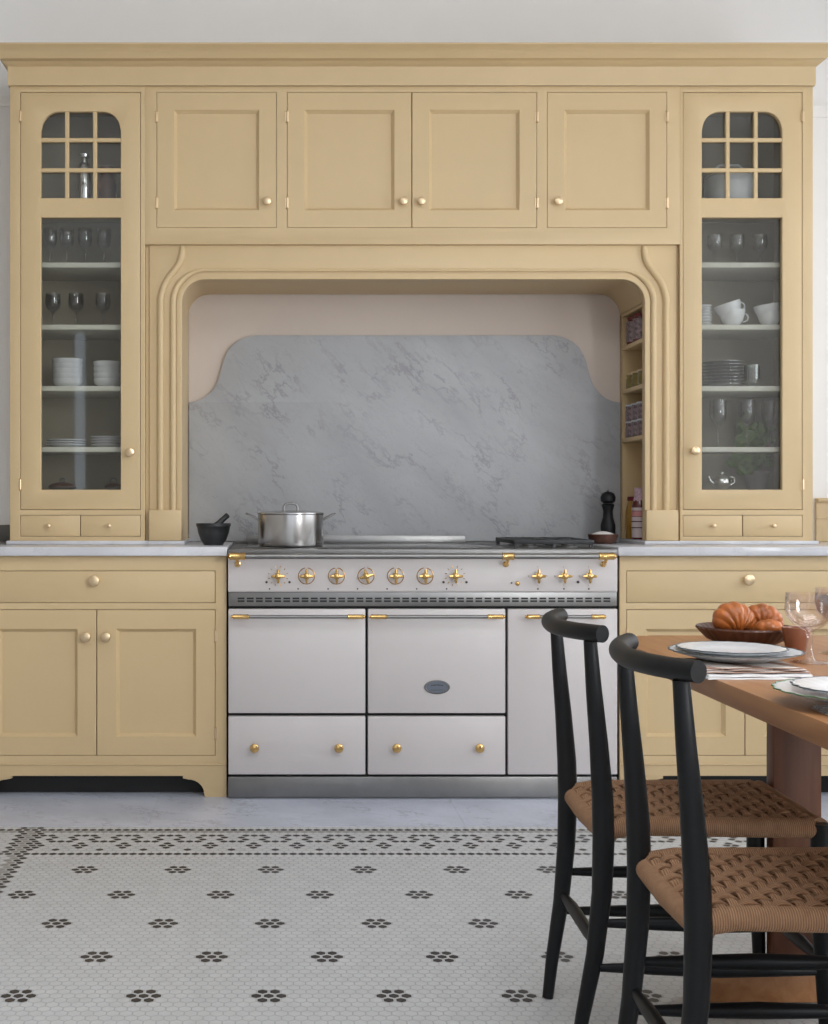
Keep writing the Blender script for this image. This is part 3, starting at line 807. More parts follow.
def handle(parent, pa, pb, py, extra=(), r=.0085, out=.042, sleeve=.06, brk=True):
    Yh = YR_ - out; z = Z(py, Yh); xa, xb = X(pa, Yh), X(pb, Yh)
    h = build('handle', MB().tube([(xa + .006, Yh, z), (xb - .006, Yh, z)], r, 16), 'steel', parent, label='steel rail with brass ends')
    ends = [(xa, xa + sleeve), (xb - sleeve, xb)] + [(X(e, Yh) - .012, X(e, Yh) + .018 + .015) for e in extra]
    for i, (a, b) in enumerate(ends):
        mb = MB().lathe((a, Yh, z), [(r * .4, -.006), (r * 1.0, -.004), (r * .7, 0), (r * 1.45, .003), (r * 1.25, .008), (r * 1.25, b - a - .008), (r * 1.45, b - a - .003), (r * 1.0, b - a), (r * 1.0, b - a + .004), (r * .4, b - a + .006)], 16, 'x')
        mx_ = (a + b) / 2
        if brk:
            mb.tube([(mx_, Yh, z - r * .5), (mx_, Yh + .010, z - .020), (mx_, YR_ - .004, z - .030)], [.007, .0055, .007], 10)
            mb.lathe((mx_, YR_ + .0002, z - .030), [(.011, 0), (.011, .003), (.006, .005)], 14, 'y')
        else:
            mb.tube([(mx_, Yh, z), (mx_, YR_ + .001, z)], .0065, 10)
        build('bracket', mb, 'brass', h)
    return h
handle(rc, 229, 614.5, 556.3, extra=(505,), r=.010, sleeve=.058)
handle(D1, 232.5, 363.5, 616.8, r=.0065, sleeve=.058, brk=False, out=.035)
handle(D2, 370.5, 503.5, 616.8, r=.0065, sleeve=.058, brk=False, out=.035)
handle(D3, 526.5, 604.5, 616.8, r=.0065, sleeve=.048, brk=False, out=.035)
for a, px in enumerate((278, 306.5, 336.5, 366, 395.5, 425, 455, 537.6, 563.6, 588.5)):
    x = X(px, YR_); z = Z(576, YR_)
    mb = MB().lathe((x, YR_, z), [(.012, 0), (.012, .004), (.007, .007), (.006, .020), (.010, .024), (.011, .030), (.006, .034), (0, .035)], 18, 'y')
    for k in range(4):
        g_ = PI / 4 * 0 + k * PI / 2 + (.25 if a == 3 else 0)
        mb.tube([(x, YR_ - .024, z), (x + .019 * math.cos(g_), YR_ - .024, z + .019 * math.sin(g_)), (x + .025 * math.cos(g_), YR_ - .024, z + .025 * math.sin(g_))], [.006, .0052, .0035], 8)
    kb = build('control_knob', mb, 'brass', cp)
    mk = MB()
    if 0 < a < 6:
        for k in range(28):
            g0 = PI * .55 + k / 28 * PI * 1.9; r_ = .029
            mk.tube([(x + r_ * math.cos(g0), YR_ - .0004, z + r_ * math.sin(g0)), (x + r_ * math.cos(g0 + .21), YR_ - .0004, z + r_ * math.sin(g0 + .21))], .0017, 6)
    else:
        for k in range(12 if a < 7 else 4):
            g0 = k / (12 if a < 7 else 4) * 2 * PI + .26; 
            if a >= 7: g0 = k * PI / 2
            r0, r1 = (.030, .037) if a < 7 else (.031, .034)
            mk.tube([(x + r0 * math.cos(g0), YR_ - .0004, z + r0 * math.sin(g0)), (x + r1 * math.cos(g0), YR_ - .0004, z + r1 * math.sin(g0))], .0013, 6)
    build('dial_marking', mk, 'brass', cp)
    mk = MB()
    mk.lathe((x - .030 if a < 7 else x + .001, YR_ + .0002, z - .046), [(.003, 0), (.003, .0012)], 10, 'y')
    build('dial_marking', mk, 'ink', cp)
    if a in (0, 6):
        for sx_ in (-1, 1): build('dial_pointer', MB().lathe((x + sx_ * .041, YR_ + .0002, z - .022), [(.0045, 0), (.004, .004)], 12, 'y'), 'ink', cp)
for px, py, r_ in ((517.5, 583.5, .008), (511.5, 583, .003), (578, 582, .005)):
    build('indicator_light', MB().lathe((X(px, YR_), YR_ + .0002, Z(py, YR_)), [(r_, 0), (r_, .003), (r_ * .6, .006), (0, .007)], 14, 'y'), 'brass' if r_ > .006 else 'ink', cp)
# oval badge
bx, bz = X(437, YR_), Z(687, YR_)
mb = MB().lathe((0, YR_ + .0003, 0), [(.0265, 0), (.0265, .003), (.024, .0045), (.0225, .003)], 40, 'y', 0, cap=False)
mb.lathe((0, YR_ + .0003, 0), [(.0224, .0), (.0224, .0026), (0, .0026)], 40, 'y', 1)
mb.lathe((0, YR_ + .0003, 0), [(.0205, .0024), (.0205, .0034), (.0195, .0034), (.0195, .0024)], 40, 'y', 0, cap=False)
for k in range(9):
    xx = -.011 + k * .00275
    mb.box(xx - .0008, xx + .0008, YR_ - .0034, YR_ - .002, .006 - abs(k - 4) * .0005, .0105 - abs(k - 4) * .0005, 0, 2)
    mb.box(xx - .0010, xx + .0008, YR_ - .0034, YR_ - .002, -.012, -.010, 0, 2)
mb.v = [(bx + v[0] * 1.75, v[1], bz + v[2] * .95) for v in mb.v]
build('badge', mb, ['steel_dark', plain('badge_blue_grey', (.22, .25, .30), .3, .6), 'ink'], D2)

# gas burner grate on the right of the hob
gx0, gx1 = X(502, 4.82), X(592, 4.60); gy0, gy1 = 4.57, 4.96
gr = build('pan_support', MB(), 'iron', rc) if False else None
mb = MB(); zg = ZT + .030
for x in (gx0 + .006, (gx0 + gx1) / 2 - .004, (gx0 + gx1) / 2 + .010, gx1 - .006): mb.box(x - .0065, x + .0065, gy0, gy1, zg - .016, zg, .002)
for y in (gy0 + .005, (gy0 + gy1) / 2, gy1 - .005): mb.box(gx0, gx1, y - .0065, y + .0065, zg - .016, zg, .002)
for cx_ in ((gx0 * 3 + gx1) / 4, (gx0 + gx1 * 3) / 4):
    for cy_ in (gy0 + .095, gy1 - .095):
        for k in range(4):
            a = k * PI / 2 + PI / 4
            mb.tube([(cx_ + .028 * math.cos(a), cy_ + .028 * math.sin(a), zg - .003), (cx_ + .07 * math.cos(a), cy_ + .07 * math.sin(a), zg - .004)], .0045, 8)
for x in (gx0 + .008, gx1 - .008, (gx0 + gx1) / 2):
    for y in (gy0 + .008, gy1 - .008): mb.box(x - .006, x + .006, y - .006, y + .006, ZT + .0005, zg - .01)
build('pan_support', mb, 'iron', rc)
for cx_ in ((gx0 * 3 + gx1) / 4, (gx0 + gx1 * 3) / 4):
    for cy_ in (gy0 + .095, gy1 - .095):
        build('burner', MB().lathe((cx_, cy_, ZT + .0005), [(.042, 0), (.042, .004), (.026, .007), (.026, .014), (.030, .015), (.028, .019), (0, .020)], 24), 'steel_dark', rc)

# ------------------------------------------------------------------ things on the hob and counter
def lathe_obj(name, c, prof, mat, label=None, cat=None, parent=None, n=28, group=None, rmod=None, sx=1.0):
    o = build(name, MB().lathe(c, prof, n, rmod=rmod, sx=sx), mat, parent, base=None if parent else c, smooth=50)
    if cat: tag(o, label, cat, group)
    return o
# stock pot
py_ = 4.66; px_ = X(290.7, py_); zpb = ZT + .0045
sp_ = thing('saucepan', 'brushed steel lidded casserole pan on the left of the cooker top', 'pan', (px_, py_, zpb))
R_ = .1215
build('pot_body', MB().lathe((px_, py_, zpb), [(R_ - .008, 0), (R_ - .002, .003), (R_, .010), (R_, .116), (R_ + .003, .119), (R_ + .003, .1215), (R_ - .003, .1215), (R_ - .003, .012), (0, .010)], 48), 'steel_pot', sp_)
ld = build('lid', MB().lathe((px_, py_, zpb + .1218), [(R_ + .001, 0), (R_ + .001, .002), (R_ - .02, .006), (.05, .010), (0, .011)], 48), 'steel_pot', sp_)
build('lid_handle', MB().tube([(px_ - .026, py_, zpb + .131), (px_ - .026, py_, zpb + .146), (px_ - .018, py_, zpb + .156), (px_, py_, zpb + .159), (px_ + .018, py_, zpb + .156), (px_ + .026, py_, zpb + .146), (px_ + .026, py_, zpb + .131)], .0048, 10), 'steel', ld)
for s_ in (-1, 1):
    build('handle', MB().tube([(px_ + s_ * (R_ - .001), py_ - .03, zpb + .098), (px_ + s_ * (R_ + .012), py_ - .032, zpb + .106), (px_ + s_ * (R_ + .036), py_ - .026, zpb + .118), (px_ + s_ * (R_ + .043), py_, zpb + .120),
        (px_ + s_ * (R_ + .036), py_ + .026, zpb + .118), (px_ + s_ * (R_ + .012), py_ + .032, zpb + .106), (px_ + s_ * (R_ - .001), py_ + .03, zpb + .098)], .004, 10), 'steel', sp_)
# mortar and pestle
my_ = 4.70; mx_ = X(213.5, my_)
mo = lathe_obj('mortar', (mx_, my_, ZC + .0005), [(.036, 0), (.038, .004), (.048, .018), (.058, .045), (.062, .068), (.065, .070), (.065, .081), (.060, .081), (.054, .06), (.03, .022), (0, .016)], 'stone_black',
    'black stone mortar bowl on the counter left of the cooker', 'mortar')
pe = build('pestle', MB().tube([(mx_ - .014, my_ - .002, ZC + .045), (mx_ - .004, my_, ZC + .060), (mx_ + .02, my_ + .004, ZC + .082), (mx_ + .044, my_ + .008, ZC + .104), (mx_ + .052, my_ + .009, ZC + .111), (mx_ + .055, my_ + .009, ZC + .114)],
    [.015, .0145, .011, .010, .011, .007], 14), 'stone_black', base=(mx_, my_, ZC + .045))
tag(pe, 'black stone pestle leaning in the mortar bowl', 'pestle')
# pepper mill
pmy = 4.98; pmx = X(608, pmy)
pm = thing('pepper_mill', 'tall black turned pepper mill at the back right of the cooker', 'pepper mill', (pmx, pmy, ZC))
build('body', MB().lathe((pmx, pmy, ZC + .0005), [(.030, 0), (.031, .01), (.028, .04), (.029, .055), (.0285, .07), (.020, .10), (.0185, .125), (.024, .145), (.026, .150), (.018, .156)], 28), 'ebony', pm)
build('cap', MB().lathe((pmx, pmy, ZC + .157), [(.018, 0), (.028, .008), (.030, .024), (.024, .038), (.012, .045), (0, .047)], 28), 'ebony', pm)
build('finial', MB().lathe((pmx, pmy, ZC + .2035), [(.004, 0), (.006, .003), (.004, .007), (0, .008)], 14), 'steel', pm)
# salt bowl
sby = 4.86; sbx = X(603, sby)
sb = thing('salt_bowl', 'small dark wooden bowl of salt in front of the pepper mill', 'bowl', (sbx, sby, ZC))
build('bowl', MB().lathe((sbx, sby, ZC + .0005), [(.038, 0), (.050, .010), (.056, .026), (.058, .036), (.054, .037), (.050, .026), (.04, .012), (0, .01)], 32), 'walnut', sb)
build('salt', MB().lathe((sbx, sby, ZC + .0115), [(.045, .012), (.048, .024), (.03, .031), (.012, .036), (0, .037)], 24), 'salt', sb)

# ------------------------------------------------------------------ jars in the niche
def jar(name, label, cat, x, y, z, r, h, body, cap, lab=None, neck=None, group=None, cloth=None):
    t = thing(name, label, cat, (x, y, z), group)
    nr = neck or r * .75
    build('glass_body', MB().lathe((x, y, z + .0004), [(r * .92, 0), (r, .004), (r, h * .62), (r * .9, h * .72), (nr, h * .84), (nr, h * .9)], 24), body, t)
    cp_ = build('cap', MB().lathe((x, y, z + h * .9), [(nr + .002, 0), (nr + .003, .002), (nr + .003, h * .1 - .002), (nr, h * .1)], 24), cap, t)
    if cloth:
        build('cloth_cover', MB().lathe((x, y, z + h * .9 + .001), [(nr + .0095, -h * .16), (nr + .006, -h * .06), (nr + .005, 0), (nr + .0055, h * .1), (0, h * .105)], 32, rmod=lambda a, r_: 1 + .06 * math.sin(a * 8) if r_ > nr + .007 else 1), cloth, t)
    if lab:
        for (z0, z1, m_) in lab:
            build('paper_label', MB().lathe((x, y, z), [(r + .0006, h * z0), (r + .0006, h * z1)], 24, cap=False), m_, t)
    return t
nz = PLZ
jar('preserve_bottle', 'dark red bottle with pink striped label and cloth cap in the spice niche', 'bottle', AX1 + .034, 4.950, nz, .0325, .203, 'syrup', 'cap_red', [(.04, .22, 'label_white'), (.24, .34, 'label_white'), (.36, .44, 'label_white'), (.45, .55, 'label_pink'), (.56, .62, 'label_white')], .017, cloth='cap_cloth')
jar('oil_bottle', 'amber bottle with dark red cap behind the dark red bottle', 'bottle', AX1 + .034, 5.040, nz, .032, .170, 'honey', 'cap_red', None, .022)
for i, (y, z_, lb) in enumerate([(4.935, NS[0], 'nearer'), (5.025, NS[0], 'farther')]):
    jar('spice_jar', lb + ' of two dark jars with mottled white labels on the niche top shelf', 'jar', AX1 + .032, y, z_, .030, .112, 'syrup', 'cap_red', [(.10, .82, 'berry')], .024, group='labelled jars on the top niche shelf')
mbx = [(4.876, 'nearest'), (4.955, 'middle'), (5.035, 'farthest')]
for y, lb in mbx:
    jar('preserve_jar', lb + ' of three low olive preserve jars with brass lids on the niche middle shelf', 'jar', AX1 + .034, y, NS[1], .031, .062, 'mustard', 'brass_soft', None, .029, group='olive jars on the middle niche shelf')
for k, (y, lb) in enumerate([(4.876, 'near'), (4.955, 'middle'), (5.035, 'far')]):
    for lv in range(2):
        t = jar('storage_tin', '%s mottled white tin in the %s row of the niche lower shelf' % (lb, 'top' if lv else 'bottom'), 'tin', AX1 + .034, y, NS[2] + lv * .067, .033, .066, 'berry', 'tureen', None, .032, group='mottled tins on the lower niche shelf')

# ------------------------------------------------------------------ contents of the towers
def wineglass(c, h=.15, r=.032, mat='glass', label='', up=True, group=None, name='wine_glass', cat='glass'):
    x, y, z = c
    pr = [(r * .95, 0), (r * .95, .0015), (r * .3, .004), (.0035, .010), (.003, h * .42), (r * .35, h * .48), (r * .85, h * .58), (r, h * .72), (r * .92, h), (r * .88, h), (r * .95, h * .72), (r * .8, h * .6), (0, h * .5)]
    if not up: pr = [(a, h - b) for a, b in pr]
    o = lathe_obj(name, (x, y, z + .0004), pr, mat, label, cat, n=20, group=group); return o
ZL = SHZ['left']; ZR = SHZ['right']
YI = YT + .14
for i, px in enumerate((50, 67, 85, 104)):
    wineglass((X(px, YI), YI, ZL[1]), .150, .029, label=['first','second','third','fourth'][i] + ' clear wine glass from the left, top long shelf, left tower', group='wine glasses on the left tower top shelf')
for i, px in enumerate((53, 76, 103)):
    wineglass((X(px, YI), YI, ZL[2]), .135, .031, label=['first','second','third','fourth'][i] + ' clear stemmed glass from the left, second shelf, left tower', group='stemmed glasses on the left tower second shelf')
def stack(name, px, Y_, z, n, r, dz, prof, mat, label, cat, group):
    x = X(px, Y_)
    first = None
    for k in range(n):
        names = ['bottom', 'second from bottom', 'third from bottom', 'fourth from bottom', 'fifth from bottom', 'sixth from bottom', 'seventh from bottom', 'topmost']
        lb = ('topmost' if k == n - 1 else names[k]) + ' ' + label
        if first is None:
            first = lathe_obj(name, (x, Y_, z + .0004), prof(r), mat, lb, cat, n=32, group=group)
        else:
            c = first.copy(); COL.objects.link(c); c.location = (x, Y_, z + .0004 + k * dz); c['label'] = lb
def bowlp(r): return [(r * .55, 0), (r * .6, .003), (r * .93, .018), (r, .036), (r * .97, .036), (r * .88, .018), (r * .5, .007), (0, .006)]
def platep(r): return [(r * .6, 0), (r * .62, .003), (r * .7, .005), (r, .0115), (r, .0135), (r * .7, .0075), (0, .006)]
stack('bowl', 67.5, YI + .01, ZL[3], 5, .060, .0195, bowlp, 'china', 'white bowl, left bowl stack in the left tower', 'bowl', 'white bowls, left stack, left tower')
stack('bowl', 107.5, YI + .01, ZL[3], 4, .056, .0225, bowlp, 'china', 'white bowl, right bowl stack in the left tower', 'bowl', 'white bowls, right stack, left tower')
stack('plate', 66, YI + .01, ZL[4], 3, .078, .0095, platep, 'china', 'white plate, left plate stack in the left tower', 'plate', 'white plates, left stack, left tower')
stack('plate', 107.5, YI + .01, ZL[4], 4, .066, .0105, platep, 'china', 'white plate, right plate stack in the left tower', 'plate', 'white plates, right stack, left tower')
for px, w_ in ((62.5, 'left'), (113.5, 'right')):
    x = X(px, YI); t = thing('sugar_bowl' if False else 'lidded_dish', 'dark lidded dish with a loop handle at the bottom %s of the left tower' % w_, 'dish', (x, YI, ZL[5]))
    rr_ = .055 if w_ == 'left' else .036
    build('dish', MB().lathe((x, YI, ZL[5] + .0004), [(rr_ * .6, 0), (rr_ * .95, .004), (rr_, .010), (rr_, .011)], 32), 'steel_dark', t)
    l_ = build('lid', MB().lathe((x, YI, ZL[5] + .0117), [(rr_ + .002, 0), (rr_ * .8, .010), (rr_ * .4, .017), (0, .019)], 32), 'walnut', t)
    build('loop_handle', MB().tube([(x - .012, YI, ZL[5] + .028), (x - .011, YI, ZL[5] + .042), (x, YI, ZL[5] + .047), (x + .011, YI, ZL[5] + .042), (x + .012, YI, ZL[5] + .028)], .003, 8), 'steel_dark', l_)
# glass shaker jug behind the small lights, left
x = X(84.5, YI)
t = thing('cocktail_shaker', 'silver and glass cocktail shaker behind the small panes of the left tower', 'shaker', (x, YI, ZL[0]))
build('body', MB().lathe((x, YI, ZL[0] + .0004), [(.024, 0), (.027, .004), (.028, .12), (.024, .135)], 24), 'silver', t)
build('lid', MB().lathe((x, YI, ZL[0] + .136), [(.025, 0), (.026, .01), (.020, .03), (.012, .036), (.012, .052), (.020, .055), (.022, .066), (.010, .072), (0, .073)], 24), 'silver', t)
x = X(107, YI)
lathe_obj('jug', (x, YI, ZL[0] + .0004), [(.03, 0), (.036, .01), (.038, .08), (.028, .12), (.032, .15), (.03, .15), (.026, .12), (.035, .08), (0, .008)], 'walnut', 'dark brown jug behind the right small panes of the left tower', 'jug')
# right tower
x = X(729, YI)
t = thing('tureen', 'pale grey lidded tureen behind the small panes of the right tower', 'tureen', (x, YI, ZR[0]))
build('pot_body', MB().lathe((x, YI, ZR[0] + .0004), [(.070, 0), (.082, .006), (.092, .05), (.090, .106), (.093, .110)], 40), 'tureen', t)
l_ = build('lid', MB().lathe((x, YI, ZR[0] + .1110), [(.094, 0), (.090, .006), (.06, .020), (.03, .027), (0, .029)], 40), 'tureen', t)
build('lid_handle', MB().tube([(x - .045, YI, ZR[0] + .130), (x - .047, YI, ZR[0] + .152), (x - .036, YI, ZR[0] + .160), (x + .036, YI, ZR[0] + .160), (x + .047, YI, ZR[0] + .152), (x + .045, YI, ZR[0] + .130)], .0055, 10), 'tureen', l_)
for i, px in enumerate((715, 737, 760)):
    wineglass((X(px, YI), YI, ZR[1]), .125, .029, label=['first','second','third','fourth'][i] + ' clear glass from the left, top long shelf, right tower', group='glasses on the right tower top shelf')
stack('side_plate', 703.5, YI - .03, ZR[2], 7, .031, .0115, platep, 'china', 'small white dish left of the cups in the right tower', 'dish', 'small dishes at the left of the right tower second shelf')
def cup(c, r, h, label, tilt=0, hs=1, ang=0.0):
    x, y, z = c
    t = thing('teacup', label, 'cup', (x, y, z), 'white cups on the right tower second shelf')
    build('cup_body', MB().lathe((x, y, z), [(r * .5, 0), (r * .55, .004), (r * .8, h * .3), (r * .95, h * .7), (r, h), (r * .95, h), (r * .75, h * .3), (0, .006)], 28), 'china', t)
    pts = []
    for k in range(9):
        a = -PI / 2 + PI * k / 8
        pts.append((x + hs * (r * .86 + .020 * math.cos(a)), y, z + h * .55 + .017 * math.sin(a)))
    build('handle', MB().tube(pts, .003, 8), 'china', t)
    t.rotation_euler = (0, tilt, 0)
    return t
yc_ = YI - .04
cup((X(732, yc_), yc_, ZR[2] + .001), .050, .062, 'lower of the two white cups stacked in the middle of the second shelf, right tower')
cup((X(731, yc_), yc_, ZR[2] + .034), .052, .058, 'upper tilted white cup stacked in the middle of the second shelf, right tower', tilt=-.30)
cup((X(769.5, yc_), yc_, ZR[2] + .001), .046, .052, 'lower white cup at the right end of the second shelf, right tower')
cup((X(768.5, yc_), yc_, ZR[2] + .029), .050, .055, 'upper white cup stacked at the right end of the second shelf, right tower', tilt=-.14)
stack('glass_plate', 724, YI, ZR[3], 8, .082, .0125, platep, 'glass_green', 'pale green glass plate stacked in the right tower', 'plate', 'glass plates in the right tower')
stack('glass_dish', 752, YI - .075, ZR[3], 5, .030, .0115, bowlp, 'glass_green', 'small green dish in front of the green glass plates', 'dish', 'small glass dishes in the right tower')
for i, px in enumerate((718, 747, 770)):
    wineglass((X(px, YI - .03), YI - .03, ZR[4]), .185, .033, label=['first','second','third','fourth'][i] + ' tall wine glass from the left, fourth shelf, right tower', group='tall wine glasses in the right tower')
x = X(722, YI - .02)
t = thing('teapot', 'small silver teapot at the bottom of the right tower beside the plant', 'teapot', (x, YI - .02, ZR[5]))
build('body', MB().sphere((x, YI - .02, ZR[5] + .030), .035, 12, (1, 1, .85)), 'silver', t)
build('knob', MB().sphere((x, YI - .02, ZR[5] + .064), .007, 8), 'silver', t)
build('spout', MB().tube([(x - .03, YI - .02, ZR[5] + .022), (x - .045, YI - .02, ZR[5] + .034), (x - .052, YI - .02, ZR[5] + .052)], [.009, .006, .004], 10), 'silver', t)
build('handle', MB().tube([(x + .028, YI - .02, ZR[5] + .050), (x + .046, YI - .02, ZR[5] + .048), (x + .050, YI - .02, ZR[5] + .030), (x + .030, YI - .02, ZR[5] + .016)], .003, 8), 'silver', t)
# potted plant at the back of the right tower
yp = 5.055; xp = X(757, yp)
t = thing('potted_plant', 'leafy green potted plant at the back of the right tower', 'plant', (xp, yp, ZR[5]))
build('pot', MB().lathe((xp, yp, ZR[5] + .0004), [(.034, 0), (.036, .003), (.046, .066), (.048, .068), (.048, .076), (.043, .076), (.040, .060), (0, .06)], 28), 'pot_grey', t)
build('soil', MB().lathe((xp, yp, ZR[5] + .062), [(.039, 0), (.030, .006), (0, .007)], 20), 'soil', t)
mb = MB(); st = MB()
for k in range(13):
    a = random.uniform(0, 2 * PI); R0 = random.uniform(.03, .095); hh = random.uniform(.03, .235)
    ex, ez = xp + R0 * math.cos(a), ZR[5] + .075 + hh; ey = min(max(yp + R0 * .5 * math.sin(a), 5.002), 5.09)
    st.tube([(xp + .01 * math.cos(a), yp + .006 * math.sin(a), ZR[5] + .066), ((xp + ex) / 2 + .01 * math.cos(a), (yp + ey) / 2, ZR[5] + .075 + hh * .55), (ex, ey, ez)], .0016, 6)
    for q in range(12):
        cx_, cy_, cz_ = ex + random.uniform(-.034, .034), min(max(ey + random.uniform(-.02, .02), 4.999), 5.092), ez + random.uniform(-.042, .022)
        rr_ = random.uniform(.015, .027); th = random.uniform(0, 2 * PI); tl = random.uniform(.2, 1.2)
        U = Vector((math.cos(th), math.sin(th) * .4, math.sin(tl) * .5)).normalized(); V = U.cross(Vector((random.uniform(-.4, .4), 1, random.uniform(-.4, .4)))).normalized()
        W_ = U.cross(V) * .12
        ring = []
        for s in range(8):
            g_ = 2 * PI * s / 8
            p = Vector((cx_, cy_, cz_)) + U * rr_ * math.cos(g_) + V * rr_ * .8 * math.sin(g_)
            ring.append(p)
        ring.append(Vector((cx_, cy_, cz_)) + W_ * rr_ * 1.5)
        mb.add([p[:] for p in ring], [(s, (s + 1) % 8, 8) for s in range(8)])
build('stems', st, 'leaf', t); lf = build('leaves', mb, 'leaf', t, merge=False, smooth=0); lf['kind'] = 'stuff'

# ------------------------------------------------------------------ dining table
TZ = .75
tb = thing('dining_table', 'long oiled oak dining table with rounded corners at the lower right', 'table', (1.2, 1.9, 0))
def rrect(x0, x1, y0, y1, r, n=10):
    p = []
    for cx_, cy_, a0 in ((x1 - r, y0 + r, -PI / 2), (x1 - r, y1 - r, 0), (x0 + r, y1 - r, PI / 2), (x0 + r, y0 + r, PI)):
        for k in range(n + 1):
            a = a0 + PI / 2 * k / n; p.append((cx_ + r * math.cos(a), cy_ + r * math.sin(a)))
    return p
mb = MB(); P_ = rrect(.755, 1.655, .25, 2.885, .13)  # near end is out of view, lengthened to block light underneath
n = len(P_); cx_, cy_ = 1.205, 1.57
vs = []
for (ins, z) in ((.004, TZ - .036), (0, TZ - .033), (0, TZ - .003), (.003, TZ)):
    for x, y in P_:
        dx, dy = cx_ - x, cy_ - y; l = math.hypot(dx, dy); vs.append((x + dx / l * ins, y + dy / l * ins, z))
fs = [(i * n + k, i * n + (k + 1) % n, (i + 1) * n + (k + 1) % n, (i + 1) * n + k) for i in range(3) for k in range(n)]
fs += [tuple(reversed(range(n))), tuple(3 * n + k for k in range(n))]
mb.add(vs, fs); build('tabletop', mb, 'oak', tb)
for yy in (2.66, .48):
    for xx in (1.100, 1.31): build('leg', MB().box(xx - .051, xx + .051, yy - .02, yy + .02, .0755, TZ - .0665, .003), 'oak_shaded', tb)
    build('foot', MB().box(.868, 1.54, yy - .030, yy + .018, .001, .075, .010), 'oak', tb)
    build('bearer', MB().box(.92, 1.49, yy - .03, yy + .03, TZ - .066, TZ - .0365, .004), 'oak_shaded', tb)
build('stretcher', MB().box(1.185, 1.225, 0.501, 2.639, .16, .25, .004), 'oak_shaded', tb)

